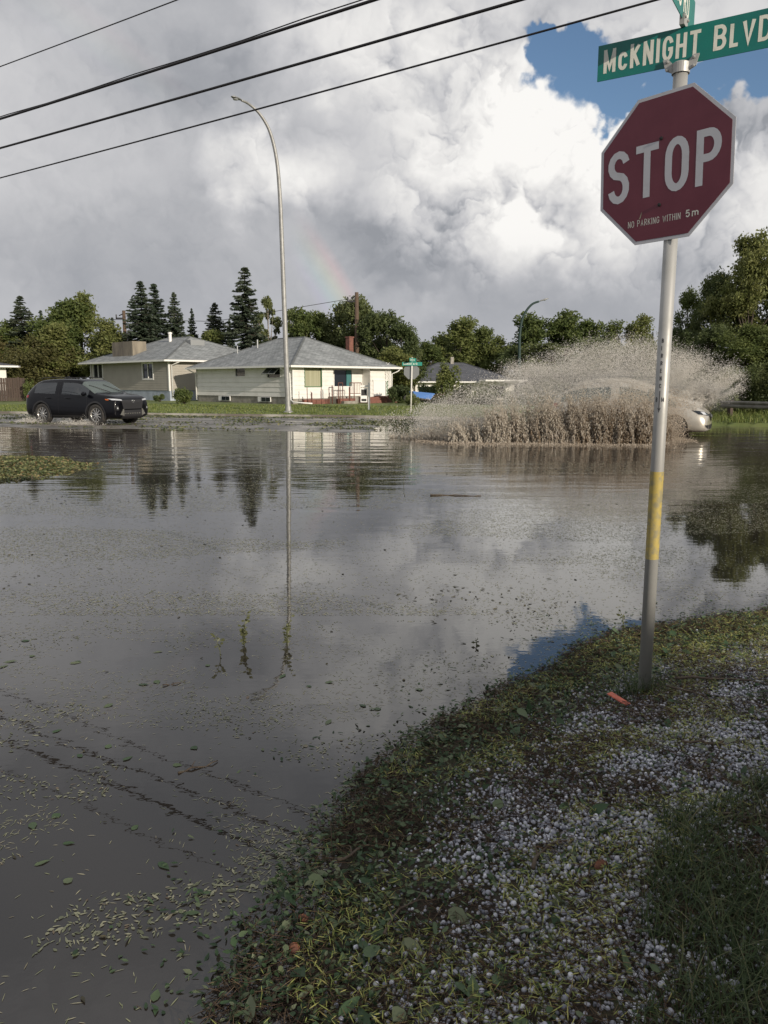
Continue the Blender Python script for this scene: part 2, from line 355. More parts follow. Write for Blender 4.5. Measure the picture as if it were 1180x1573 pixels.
# ------------------------------------------------------------------ ground, road, water
BANKPX = [(0, 1900), (240, 1720), (365, 1573), (400, 1500), (435, 1440), (480, 1390), (500, 1330), (530, 1275), (590, 1205), (640, 1150), (700, 1108), (780, 1068), (850, 1036), (905, 1003), (960, 978), (1060, 962), (1180, 942), (1500, 910)]
bank = [onz(*p) for p in BANKPX]
bank = np.array([[-6, -14], [-1.6, -2.0]] + [[p.x, p.y] for p in bank] + [[14, 6.5], [40, 2]])
def smooth01(t): t = np.clip(t, 0, 1); return t * t * (3 - 2 * t)
def bank_dist(X, Y):
    """signed distance to the shore, positive on the bank"""
    best = np.full(X.shape, 1e9); sign = np.ones(X.shape)
    for a, b in zip(bank[:-1], bank[1:]):
        d = b - a; t = np.clip(((X - a[0]) * d[0] + (Y - a[1]) * d[1]) / (d @ d), 0, 1)
        qx, qy = X - a[0] - t * d[0], Y - a[1] - t * d[1]; q = np.hypot(qx, qy)
        cr = d[0] * (Y - a[1]) - d[1] * (X - a[0]); m = q < best
        best = np.where(m, q, best); sign = np.where(m, np.where(cr < 0, 1, -1), sign)
    return best * sign + .13 * (fbm(X, Y, 1.5, 77, 4) - .5) * smooth01((9 - Y) / 3)
def kerb_y(X): return np.interp(X, [-200, -60, -18.7, -1.1, 13.3, 60, 200], [90, 51, 38.4, 33.8, 27.4, 8, -40])
def vnoise(X, Y, s, seed=0):
    """cheap smooth value noise"""
    x = X * s + seed * 17.3; y = Y * s + seed * 9.1; xi = np.floor(x); yi = np.floor(y); fx = x - xi; fy = y - yi
    fx = fx * fx * (3 - 2 * fx); fy = fy * fy * (3 - 2 * fy)
    def h(a, b): q = np.sin(a * 127.1 + b * 311.7 + seed * 74.7) * 43758.5453; return q - np.floor(q)
    return (h(xi, yi) * (1 - fx) + h(xi + 1, yi) * fx) * (1 - fy) + (h(xi, yi + 1) * (1 - fx) + h(xi + 1, yi + 1) * fx) * fy
def fbm(X, Y, s, seed=0, o=4):
    r = 0; a = .5
    for i in range(o): r = r + a * vnoise(X, Y, s * 2 ** i, seed + i); a *= .5
    return r / (1 - .5 ** o)
def road_z(X, Y):
    d = Y - kerb_y(X)
    z = np.interp(d, [-30, -15, -11.5, -9.5, -6, 0], [-.5, -.20, -.03, .002, .022, .03])
    z = z - .24 * smooth01((X + 1.5) / 6) * (d < 0)
    return z + .045 * (fbm(X, Y, .35, 3) - .5)
def ground_z(X, Y):
    X = np.asarray(X, float); Y = np.asarray(Y, float)
    bd = bank_dist(X, Y)
    zb = np.where(bd > 0, .13 * smooth01(bd / 1.2) + .05 * np.clip(bd - 1, 0, 6) * .3 + .03 * (fbm(X, Y, 2.2, 5) - .5), np.maximum(bd * .25, -.45))
    d = Y - kerb_y(X)
    zf = .13 + .02 * np.clip(d, 0, 8) - .02 + .03 * (fbm(X, Y, .3, 8) - .5)
    drop = smooth01((Y - 44) / 22) * smooth01((X - 1) / 6)
    zf = zf - 1.15 * drop
    zr = road_z(X, Y) - .012
    far = np.where(d > .0, zf, zr)
    blend = smooth01((Y - 9) / 5)
    near = np.minimum(zb, .6)
    return np.where(bd > 0, near, np.where(Y < 9, near, near * (1 - blend) + far * blend)) if True else 0
def gz(x, y): return float(ground_z(np.array([x]), np.array([y]))[0])
xs = np.unique(np.concatenate([np.linspace(-900, -60, 15), np.linspace(-60, -2.5, 90), np.linspace(-2.5, 5, 230), np.linspace(5, 60, 80), np.linspace(60, 900, 15)]))
ys = np.unique(np.concatenate([np.linspace(-300, -6, 14), np.linspace(-6, .9, 24), np.linspace(.9, 6.5, 180), np.linspace(6.5, 24, 50), np.linspace(24, 52, 150), np.linspace(52, 120, 40), np.linspace(120, 1500, 14)]))
GX, GY = np.meshgrid(xs, ys); GZ = ground_z(GX, GY)
def grid_mesh(name, X, Y, Z, material, **k):
    ny, nx = X.shape; V = np.stack([X, Y, Z], -1).reshape(-1, 3)
    i = np.arange(ny - 1)[:, None] * nx + np.arange(nx - 1)[None]
    Fc = np.stack([i, i + 1, i + nx + 1, i + nx], -1).reshape(-1, 4)
    return np_mesh(name, V, Fc, material, smooth=True, **k)
def ground_mat():
    m = mat('soil_and_grass', (.05, .045, .035), .9); nt = m.node_tree; b = nt.nodes['Principled BSDF']
    t = nt.nodes.new('ShaderNodeTexCoord')
    def nz(s, det=6, r=.65):
        n = nt.nodes.new('ShaderNodeTexNoise'); n.inputs['Scale'].default_value = s; n.inputs['Detail'].default_value = det; n.inputs['Roughness'].default_value = r
        nt.links.new(t.outputs['Object'], n.inputs['Vector']); return n.outputs[0]
    def rp(v, st):
        r = nt.nodes.new('ShaderNodeValToRGB'); nt.links.new(v, r.inputs[0]); el = r.color_ramp.elements
        el[0].position = st[0][0]; el[0].color = (*st[0][1], 1); el[1].position = st[-1][0]; el[1].color = (*st[-1][1], 1)
        for p, c in st[1:-1]: k = el.new(p); k.color = (*c, 1)
        return r.outputs[0]
    mud = rp(nz(14, 8, .75), [(.3, (.016, .013, .010)), (.5, (.045, .036, .026)), (.62, (.06, .065, .03)), (.75, (.10, .095, .05))])
    lawn = rp(nz(.5, 9, .8), [(.35, (.08, .105, .028)), (.5, (.13, .165, .045)), (.65, (.19, .205, .065)), (.8, (.23, .21, .09))])
    s = nt.nodes.new('ShaderNodeSeparateXYZ'); nt.links.new(t.outputs['Object'], s.inputs[0])
    r = nt.nodes.new('ShaderNodeMapRange'); r.inputs[1].default_value = 9; r.inputs[2].default_value = 13; nt.links.new(s.outputs[1], r.inputs[0])
    x = nt.nodes.new('ShaderNodeMixRGB'); nt.links.new(r.outputs[0], x.inputs[0]); nt.links.new(mud, x.inputs[1]); nt.links.new(lawn, x.inputs[2]); nt.links.new(x.outputs[0], b.inputs['Base Color'])
    bp = nt.nodes.new('ShaderNodeBump'); bp.inputs['Strength'].default_value = .6; bp.inputs['Distance'].default_value = .02; nt.links.new(nz(30, 6), bp.inputs['Height']); nt.links.new(bp.outputs[0], b.inputs['Normal'])
    return m
tag(grid_mesh('ground', GX, GY, GZ, ground_mat()), kind='structure')
# road surface under and beside the flood
def strip(name, d0, d1, x0, x1, nx, nd, zfun, material):
    u = np.linspace(x0, x1, nx); v = np.linspace(d0, d1, nd); X, Dd = np.meshgrid(u, v); Y = kerb_y(X) + Dd
    return grid_mesh(name, X, Y, zfun(X, Y), material)
M['asphalt'] = vary(mat('asphalt', (.12, .115, .105), .55), (.27, .245, .215), .9, 8, .42, .62, rough2=.25, bump=.5, bscale=30)
tag(strip('road', -18, -.16, -70, 60, 260, 70, lambda X, Y: road_z(X, Y) + .004, M['asphalt']), kind='structure')
M['kerb'] = vary(mat('kerb', (.36, .34, .30), .8), (.14, .12, .10), .55, 6, .42, .58)
kb = MB()
kx = np.linspace(-70, 4.5, 140); ky = kerb_y(kx)
vs = []; fs = []
for i, (x, y) in enumerate(zip(kx, ky)):
    vs += [(x, y - .16, -.3), (x, y - .15, .125), (x, y - .12, .14), (x, y + .02, .14), (x, y + .04, .0)]
    if i: fs += [((i - 1) * 5 + k, i * 5 + k, i * 5 + k + 1, (i - 1) * 5 + k + 1) for k in range(4)]
kb.add(vs, fs); tag(kb.build('kerb', M['kerb'], smooth=True), kind='structure')
# water
def water_mat():
    m = mat('muddy_water', (.09, .078, .068), .012); nt = m.node_tree; b = nt.nodes['Principled BSDF']; b.inputs['IOR'].default_value = 1.95
    t = nt.nodes.new('ShaderNodeTexCoord')
    def nz(s, det, stretch, rot=0, rough=.5):
        mp = nt.nodes.new('ShaderNodeMapping'); mp.inputs['Scale'].default_value = stretch; mp.inputs['Rotation'].default_value = (0, 0, rot); nt.links.new(t.outputs['Object'], mp.inputs[0])
        n = nt.nodes.new('ShaderNodeTexNoise'); n.inputs['Scale'].default_value = s; n.inputs['Detail'].default_value = det; n.inputs['Roughness'].default_value = rough
        nt.links.new(mp.outputs[0], n.inputs['Vector']); return n.outputs[0]
    def ma(op, a, b_, c=None):
        n = nt.nodes.new('ShaderNodeMath'); n.operation = op
        for i, q in enumerate((a, b_, c)):
            if q is None: continue
            if isinstance(q, bpy.types.NodeSocket): nt.links.new(q, n.inputs[i])
            else: n.inputs[i].default_value = q
        return n.outputs[0]
    # distance of a point from the splash line
    s = nt.nodes.new('ShaderNodeSeparateXYZ'); nt.links.new(t.outputs['Object'], s.inputs[0])
    def mr(v, a, b2, c, d):
        n = nt.nodes.new('ShaderNodeMapRange'); n.interpolation_type = 'SMOOTHSTEP'; nt.links.new(v, n.inputs[0])
        for i, q in enumerate((a, b2, c, d)): n.inputs[1 + i].default_value = q
        return n.outputs[0]
    farw = mr(s.outputs[1], 7, 17, 0.0, 1.0)
    small = nz(22, 2, (1, 1, 1)); mid = nz(2.6, 3, (.55, 1.9, 1), R(-12)); big = nz(1.0, 2, (.35, 1.5, 1), R(-16))
    h = ma('MULTIPLY', small, .00013)
    h = ma('MULTIPLY_ADD', mid, ma('MULTIPLY_ADD', farw, .0042, .0006), h)
    h = ma('MULTIPLY_ADD', big, ma('MULTIPLY_ADD', farw, .016, .0012), h)
    bp = nt.nodes.new('ShaderNodeBump'); bp.inputs['Strength'].default_value = 1; bp.inputs['Distance'].default_value = 1
    nt.links.new(h, bp.inputs['Height']); nt.links.new(bp.outputs[0], b.inputs['Normal'])
    # mud colour drifts a little; far water browner from churning, painted paler as sunlit
    lit_mudw = mr(s.outputs[1], 9, 19, 0, 1); c = ma('MULTIPLY', nz(.45, 4, (1, 1.6, 1)), 1.0); x = nt.nodes.new('ShaderNodeMixRGB'); x.inputs[1].default_value = (.027, .023, .019, 1); x.inputs[2].default_value = (.036, .031, .026, 1)
    nt.links.new(c, x.inputs[0]); x2 = nt.nodes.new('ShaderNodeMixRGB'); nt.links.new(lit_mudw, x2.inputs[0]); nt.links.new(x.outputs[0], x2.inputs[1]); x2.inputs[2].default_value = (.085, .070, .056, 1); nt.links.new(x2.outputs[0], b.inputs['Base Color'])
    return m
wb = MB()
wx = list(np.linspace(-70, 60, 60)); vs = []; fs = []
for i, x in enumerate(wx):
    vs += [(x, -40, 0), (x, float(kerb_y(x)) - .1, 0)]
    if i: fs.append((2 * i - 2, 2 * i, 2 * i + 1, 2 * i - 1))
wb.add(vs, fs); tag(wb.build('flood_water', water_mat(), smooth=True), kind='structure')
# ------------------------------------------------------------------ scatter of small pieces
LEAF_V = np.array([(-1, 0, .0), (-.35, .42, .10), (.35, .36, .08), (1, 0, .0), (.35, -.36, .08), (-.35, -.42, .10)]); LEAF_F = np.array([(0, 5, 1), (1, 5, 4), (1, 4, 2), (2, 4, 3)])
BROAD_V = np.array([(-1, 0, 0), (-.7, .55, .12), (-.1, .8, .05), (.45, .45, .14), (1, .0, .0), (.45, -.45, .1), (-.1, -.8, .12), (-.7, -.55, 0), (0, 0, -.06)]); BROAD_F = np.array([(8, i, (i + 1) % 8) for i in range(8)])
STICK_V = np.array([(-1, .5, 0), (-1, -.5, 0), (-1, 0, .8), (-.1, .8, .5), (-.1, -.2, .5), (-.1, .3, 1.4), (1, .3, .1), (1, -.3, .1), (1, 0, .6)]); STICK_F = np.array([(0, 1, 4), (0, 4, 3), (1, 2, 5), (1, 5, 4), (2, 0, 3), (2, 3, 5), (3, 4, 7), (3, 7, 6), (4, 5, 8), (4, 8, 7), (5, 3, 6), (5, 6, 8)])
def rotmats(yaw, tx, ty):
    cy, sy = np.cos(yaw), np.sin(yaw); cx, sx_ = np.cos(tx), np.sin(tx); ct, st = np.cos(ty), np.sin(ty); n = len(yaw); o = np.zeros(n); I = np.ones(n)
    Rz = np.stack([cy, -sy, o, sy, cy, o, o, o, I], -1).reshape(n, 3, 3)
    Rx = np.stack([I, o, o, o, cx, -sx_, o, sx_, cx], -1).reshape(n, 3, 3)
    Ry = np.stack([ct, o, st, o, I, o, -st, o, ct], -1).reshape(n, 3, 3)
    return Rz @ Rx @ Ry
def scatter(name, P, TV, TF, length, width, thick, tilt, hue, material, parent=None, yaw=None, smooth=False):
    n = len(P); yaw = RNG.uniform(0, 2 * np.pi, n) if yaw is None else yaw
    Rm = rotmats(yaw, RNG.normal(0, tilt, n), RNG.normal(0, tilt, n))
    S = np.stack([np.broadcast_to(length, n), np.broadcast_to(width, n), np.broadcast_to(thick, n)], -1)
    V = np.einsum('nij,nkj->nki', Rm, TV[None] * S[:, None]) + P[:, None]
    Fc = TF[None] + (np.arange(n) * len(TV))[:, None, None]
    return np_mesh(name, V.reshape(-1, 3), Fc.reshape(-1, 3), material, parent, smooth, np.repeat(hue, len(TV)))
def ico(sub=1):
    bm = bmesh.new(); bmesh.ops.create_icosphere(bm, subdivisions=sub, radius=1); V = np.array([v.co[:] for v in bm.verts]); Fc = np.array([[v.index for v in f.verts] for f in bm.faces]); bm.free(); return V, Fc
IV1, IF1 = ico(1); IV2, IF2 = ico(2); IV1h, IF1h = IV2, IF2
def pick(n, x0, x1, y0, y1): return RNG.uniform(x0, x1, n), RNG.uniform(y0, y1, n)
def grass_zone(X, Y):
    """1 inside the unmown grass at the lower right"""
    p = [onz(*q, .12) for q in ((1190, 1195), (1110, 1215), (1060, 1290), (1035, 1360), (1010, 1440), (975, 1573), (950, 1700))]
    py = np.array([q.y for q in p])[::-1]; pxx = np.array([q.x for q in p])[::-1]
    lim = np.interp(Y, py, pxx) ; lim = np.where(Y > py[-1], 99, lim)
    return (X - lim) + .45 * (fbm(X, Y, 3, 21) - .5)
# ------------------------------------------------------------------ near bank: hail, litter, grass
M['hail'] = huemat('hail', [(0, (.20, .21, .25)), (.35, (.42, .43, .49)), (.75, (.62, .63, .69)), (1, (.80, .81, .86))], .22, .2)
def bank_points(n, dens, lo=-.05, x0=-1.6, x1=4.2, y0=.9, y1=5.6):
    X, Y = pick(n, x0, x1, y0, y1); bd = bank_dist(X, Y)
    d = dens(X, Y, bd); k = (RNG.uniform(0, 1, n) < d) & (bd > lo) & (np.abs(X) < .58 * Y + .9)
    return X[k], Y[k], bd[k]
def d_hail(X, Y, bd):
    n = fbm(X, Y, 1.5, 31, 5); n2 = fbm(X, Y, 7, 37, 3)
    g_ = grass_zone(X, Y)
    core = smooth01((bd - .10) / .70) * (.60 + .40 * smooth01((n - .38) / .16)) * (.50 + .50 * smooth01((n2 - .36) / .2))
    core = core * np.where(Y > 4.1, .6, 1)
    return np.where(g_ > .0, np.exp(-g_ / .12) * .6 * core + .05 * smooth01((n2 - .5) / .15), core)
X, Y, bd = bank_points(420000, d_hail, .02)
nH = len(X); rH = np.clip(RNG.lognormal(math.log(.0050), .26, nH), .0028, .0088)
zH = ground_z(X, Y) + rH * .7 + np.where(RNG.uniform(0, 1, nH) < .35, rH * 1.3, 0)
for sel_, (tv_, tf_), lb_ in ((Y < 2.5, (IV2, IF2), 'white hailstones heaped over the near mud of the bank'), (Y >= 2.5, (IV1, IF1), 'white hailstones heaped round the foot of the stop sign')):
    r_ = rH[sel_]; n_ = len(r_); tag(scatter('hailstones', np.stack([X[sel_], Y[sel_], zH[sel_]], -1), tv_, tf_, r_, r_ * RNG.uniform(.85, 1, n_), r_ * RNG.uniform(.78, .95, n_), .5, RNG.uniform(0, 1, n_), M['hail'], smooth=True), lb_, 'hail', kind='stuff')
M['slender'] = huemat('slender_leaf', [(0, (.17, .22, .06)), (.35, (.30, .34, .09)), (.7, (.44, .42, .14)), (.86, (.17, .10, .05)), (1, (.07, .045, .03))], .5, .2)
M['green_leaf'] = huemat('green_leaf', [(0, (.022, .045, .02)), (.45, (.05, .09, .04)), (.75, (.10, .14, .07)), (1, (.15, .17, .10))], .45, .15)
M['brown_bits'] = huemat('brown_bits', [(0, (.022, .016, .012)), (.5, (.055, .036, .025)), (.8, (.11, .07, .045)), (1, (.19, .14, .08))], .7)
def lay(X, Y, z0, z1): return np.stack([X, Y, ground_z(X, Y) + RNG.uniform(z0, z1, len(X))], -1)
gcl = lambda X, Y, s, seed, lo, w_: smooth01((fbm(X, Y, s, seed, 4) - lo) / w_)
# slender yellow-green leaflets
X, Y, bd = bank_points(330000, lambda X, Y, bd: (.05 + .62 * gcl(X, Y, 3.4, 41, .48, .10) + .35 * smooth01((Y - 3.4) / .8) * (X > .6)) * np.where(grass_zone(X, Y) > .05, .12, 1), -.06)
n = len(X); tag(scatter('slender_leaflets', lay(X, Y, .006, .032), LEAF_V, LEAF_F, RNG.uniform(.009, .021, n), RNG.uniform(.0018, .0036, n), .004, .38, RNG.uniform(0, 1, n) ** 1.2, M['slender']), 'yellow green ash leaflets strewn over the hail and mud', 'leaves', kind='stuff')
# green torn leaves, denser toward the waterline
X, Y, bd = bank_points(150000, lambda X, Y, bd: (.10 + .60 * np.exp(-((bd - .18) / .22) ** 2) + .15 * np.exp(-((bd + .02) / .06) ** 2) + .2 * gcl(X, Y, 2, 51, .5, .1)) * np.where(grass_zone(X, Y) > .05, .2, 1), -.14)
n = len(X); z = np.maximum(ground_z(X, Y), 0.0) + RNG.uniform(.003, .026, n)
tag(scatter('torn_green_leaves', np.stack([X, Y, z], -1), BROAD_V, BROAD_F, RNG.uniform(.006, .018, n), RNG.uniform(.004, .011, n), .012, .5, RNG.uniform(0, 1, n), M['green_leaf']), 'dark green torn leaves banked along the edge of the flood water', 'leaves', kind='stuff')
# brown bits and stems
X, Y, bd = bank_points(300000, lambda X, Y, bd: .06 + .60 * gcl(X, Y, 4, 61, .46, .12) + .25 * np.exp(-((bd - .08) / .15) ** 2), -.10)
n = len(X); z = np.maximum(ground_z(X, Y), -.002) + RNG.uniform(.003, .026, n)
tag(scatter('stem_litter', np.stack([X, Y, z], -1), STICK_V, STICK_F, RNG.uniform(.008, .045, n), RNG.uniform(.0008, .0022, n), RNG.uniform(.0008, .0022, n), .28, RNG.uniform(0, 1, n), M['brown_bits']), 'brown stems and bark crumbs matted over the bank', 'litter', kind='stuff')
# large leaves
X, Y, bd = bank_points(1900, lambda X, Y, bd: .35 + .6 * (bd < .5), -.05)
n = len(X); z = np.maximum(ground_z(X, Y), 0) + RNG.uniform(.012, .03, n)
tag(scatter('broad_leaves', np.stack([X, Y, z], -1), BROAD_V, BROAD_F, RNG.uniform(.012, .045, n), RNG.uniform(.010, .030, n), .03, .4, RNG.uniform(.1, 1, n), M['green_leaf']), 'broad green leaves lying flat among the litter on the bank', 'leaves', kind='stuff')
X, Y, bd = bank_points(900, lambda X, Y, bd: .3 + .5 * gcl(X, Y, 3, 67, .45, .1), -.02)
n = len(X); tag(scatter('twig_litter', lay(X, Y, .012, .03), STICK_V, STICK_F, RNG.uniform(.03, .10, n), RNG.uniform(.0014, .0032, n), RNG.uniform(.0014, .0032, n), .12, RNG.uniform(0, .8, n), M['brown_bits']), 'broken dark twigs strewn among hail and leaflets', 'twigs', kind='stuff')
# grass blades, lower right corner and some at the pole
def blades(name, X, Y, h, wd, label, matl, hue):
    n = len(X); yaw = RNG.uniform(0, 2 * np.pi, n); lean = RNG.uniform(.2, 1.3, n); z = ground_z(X, Y); K = 4
    dx, dy = np.cos(yaw), np.sin(yaw); px_, py_ = -dy, dx; V = np.zeros((n, K * 2, 3))
    for k in range(K):
        t = k / (K - 1); off = lean * t * t * h; zz = z + h * t * (1 - .35 * lean * t); ww = wd * (1 - t) ** .7 + .0002
        for s_, q in ((0, -1), (1, 1)):
            V[:, k * 2 + s_, 0] = X + dx * off + px_ * ww * q; V[:, k * 2 + s_, 1] = Y + dy * off + py_ * ww * q; V[:, k * 2 + s_, 2] = zz
    fs = []
    for k in range(K - 1): a = 2 * k; fs += [(a, a + 1, a + 3), (a, a + 3, a + 2)]
    Fc = np.array(fs)[None] + (np.arange(n) * K * 2)[:, None, None]
    return tag(np_mesh(name, V.reshape(-1, 3), Fc.reshape(-1, 3), matl, hue=np.repeat(hue, K * 2)), label, 'grass', kind='stuff')
M['grass'] = huemat('grass_blade', [(0, (.025, .045, .018)), (.6, (.055, .085, .03)), (.9, (.10, .12, .05)), (1, (.20, .18, .10))], .5, .25)
X, Y = pick(190000, -.4, 5.5, .9, 4.4); k = (grass_zone(X, Y) > -.02) & (bank_dist(X, Y) > .4) & (RNG.uniform(0, 1, len(X)) < .25 + .75 * smooth01((fbm(X, Y, 5, 71) - .3) / .3)) & (X < .62 * Y + 1)
X, Y = X[k], Y[k]; n = len(X)
blades('grass', X, Y, RNG.uniform(.035, .12, n), RNG.uniform(.0010, .0024, n), 'dark uncut grass at the edge of the hail covered bank', M['grass'], RNG.uniform(0, 1, n))
pb = Vector((1.275, 3.574, 0)); X = RNG.normal(pb.x - .02, .06, 260); Y = RNG.normal(pb.y, .05, 260); n = 260
blades('grass', X, Y, RNG.uniform(.04, .13, n), RNG.uniform(.001, .002, n), 'tuft of grass round the foot of the stop sign pole', M['grass'], RNG.uniform(0, 1, n))
# ------------------------------------------------------------------ floating debris
M['float'] = huemat('floating_leaf', [(0, (.16, .18, .09)), (.4, (.30, .31, .19)), (.75, (.42, .39, .27)), (1, (.12, .09, .06))], .5, .1)
M['scrap'] = huemat('leaf_scrap', [(0, (.09, .10, .06)), (.5, (.19, .20, .13)), (.85, (.30, .29, .20)), (1, (.10, .07, .05))], .5)
M['float_dark'] = huemat('floating_dark', [(0, (.02, .02, .013)), (.6, (.055, .05, .03)), (1, (.12, .10, .05))], .6)
def water_points(n, dens, y0, y1, kx=.60):
    Y = y0 * (y1 / y0) ** RNG.uniform(0, 1, n); X = RNG.uniform(-1, 1, n) * (kx * Y + .6)
    k = (bank_dist(X, Y) < .03) & (RNG.uniform(0, 1, n) < dens(X, Y)); k &= Y < kerb_y(X) - 1
    return X[k], Y[k]
X, Y = water_points(65000, lambda X, Y: .05 + .75 * smooth01((fbm(X, Y * 1.6, 1.6, 81, 5) - .50) / .10), 1.3, 9)
n = len(X); tag(scatter('floating_leaflets', np.stack([X, Y, np.full(n, .0012)], -1), LEAF_V, LEAF_F, RNG.uniform(.006, .017, n), RNG.uniform(.0018, .004, n), .004, .05, RNG.uniform(0, 1, n), M['float']), 'small leaflets floating in drifts on the near flood water', 'leaves', kind='stuff')
X, Y = water_points(200000, lambda X, Y: .10 + .9 * smooth01((fbm(X * .7, Y * 1.8, .45, 91, 5) - .45) / .12) * np.interp(Y, [5, 7, 13, 16, 19], [.4, 1, 1, .35, .12]), 5, 20)
n = len(X); s_ = np.interp(Y, [5, 10, 20], [1, 1.25, 1.9]); tag(scatter('floating_specks', np.stack([X, Y, np.full(n, .002)], -1), LEAF_V, LEAF_F, RNG.uniform(.007, .019, n) * s_, RNG.uniform(.003, .007, n) * s_, .006, .05, RNG.uniform(0, 1, n), M['float']), 'pale leaf specks scattered over the middle of the flood water', 'leaves', kind='stuff')
X, Y = water_points(9000, lambda X, Y: .02 + .8 * smooth01((fbm(X * .6, Y * 1.5, .8, 95, 5) - .645) / .06), 1.6, 20)
n = len(X); s_ = np.interp(Y, [2, 6, 20], [.7, 1.2, 2.6]); tag(scatter('floating_dark_bits', np.stack([X, Y, np.full(n, .003)], -1), BROAD_V, BROAD_F, RNG.uniform(.008, .022, n) * s_, RNG.uniform(.005, .012, n) * s_, .01, .12, RNG.uniform(0, 1, n), M['float_dark']), 'dark clumps of sodden leaf floating on the flood water', 'leaves', kind='stuff')
X, Y = water_points(900, lambda X, Y: .12 + .5 * (fbm(X, Y, 1.2, 99) > .55), 1.3, 4.5)
n = len(X); tag(scatter('floating_broad_leaves', np.stack([X, Y, np.full(n, .002)], -1), BROAD_V, BROAD_F, RNG.uniform(.016, .036, n), RNG.uniform(.012, .024, n), .012, .05, RNG.uniform(.4, 1, n), M['green_leaf']), 'pale green broad leaves afloat near the bank', 'leaves', kind='stuff')
X, Y = pick(60000, -1.6, 4.2, .9, 5.8); bd = bank_dist(X, Y); k = (bd < .02) & (bd > -.6) & (RNG.uniform(0, 1, len(X)) < np.exp(bd / .16) * 1.0 * smooth01((fbm(X, Y, 3, 121, 4) - .46) / .08)); X, Y = X[k], Y[k]; n = len(X)
tag(scatter('shoreline_drift', np.stack([X, Y, RNG.uniform(.001, .007, n)], -1), BROAD_V, BROAD_F, RNG.uniform(.006, .017, n), RNG.uniform(.003, .009, n), .008, .15, RNG.uniform(0, 1, n), M['green_leaf']), 'ragged drifts of leaf scraps floating just off the bank', 'leaves', kind='stuff')
X, Y = water_points(130000, lambda X, Y: .9 * smooth01((fbm(X * .9, Y * 1.3, 2.2, 131, 5) - .55) / .06) * (.3 + .7 * smooth01((fbm(X, Y, .6, 133, 3) - .42) / .15)), 1.3, 6)
n = len(X); tag(scatter('floating_scraps', np.stack([X, Y, np.full(n, .0016)], -1), BROAD_V, BROAD_F, RNG.lognormal(math.log(.0075), .45, n), RNG.lognormal(math.log(.0035), .4, n), .004, .06, RNG.uniform(0, 1, n), M['scrap']), 'mats of torn leaf fragments adrift on the near water', 'leaves', kind='stuff')
# weeds: the lit raft of leaves on the left
M['raft'] = huemat('raft_leaf', [(0, (.05, .075, .035)), (.4, (.13, .155, .06)), (.75, (.27, .26, .12)), (1, (.28, .18, .10))], .55, .2)
X, Y = pick(70000, -12, -3.6, 10.2, 18.5)
c0 = (X + 8.2) / 3.1; c1 = (Y - 14.0) / 2.9
q = 1.0 - (c0 ** 2 * (c0 > 0) * .9 + c1 ** 2) + 1.1 * (fbm(X, Y * 1.6, .55, 101, 4) - .5)
k = RNG.uniform(0, 1, len(X)) < smooth01(q / .45); X, Y = X[k], Y[k]; n = len(X)
tag(scatter('leaf_raft', np.stack([X, Y, RNG.uniform(.005, .10, n) * smooth01(q[k])], -1), BROAD_V, BROAD_F, RNG.uniform(.02, .05, n), RNG.uniform(.012, .03, n), .03, .35, RNG.uniform(0, 1, n), M['raft']), 'sunlit raft of green and yellow leaves floating at the left', 'leaves', kind='stuff')
# litter on the shallow road
X, Y = pick(60000, -24, 9, 25, 38); d = Y - kerb_y(X)
q = smooth01((fbm(X * .45, d * 1.3, .9, 111, 5) - .47) / .10) * np.interp(d, [-11, -8.6, -6, -3, -.3, 0], [0, .45, .55, .5, .6, 0]) * np.where(X > 3, .2, 1)
k = RNG.uniform(0, 1, len(X)) < q; X, Y = X[k], Y[k]; n = len(X)
tag(scatter('road_litter', np.stack([X, Y, np.maximum(road_z(X, Y) + .008, .003) + RNG.uniform(0, .03, n)], -1), BROAD_V, BROAD_F, RNG.uniform(.03, .085, n), RNG.uniform(.02, .05, n), .03, .3, RNG.uniform(0, .8, n), M['raft']), 'green leaf litter washed in lines over the shallow road by the kerb', 'leaves', kind='stuff')
# short lawn tufts beyond the kerb
M['lawn'] = huemat('lawn_blade', [(0, (.09, .12, .03)), (.5, (.17, .22, .055)), (1, (.29, .30, .11))], .6, .3)
X, Y = pick(60000, -26, 20, 26, 46); d = Y - kerb_y(X); k = (d > .1) & (d < 9); X, Y = X[k], Y[k]; n = len(X)
blades('lawn_grass', X, Y, RNG.uniform(.05, .13, n) * np.where(X > 9, 2.6, 1), RNG.uniform(.012, .025, n), 'sunlit mown grass between the kerb and the houses', M['lawn'], RNG.uniform(0, 1, n))
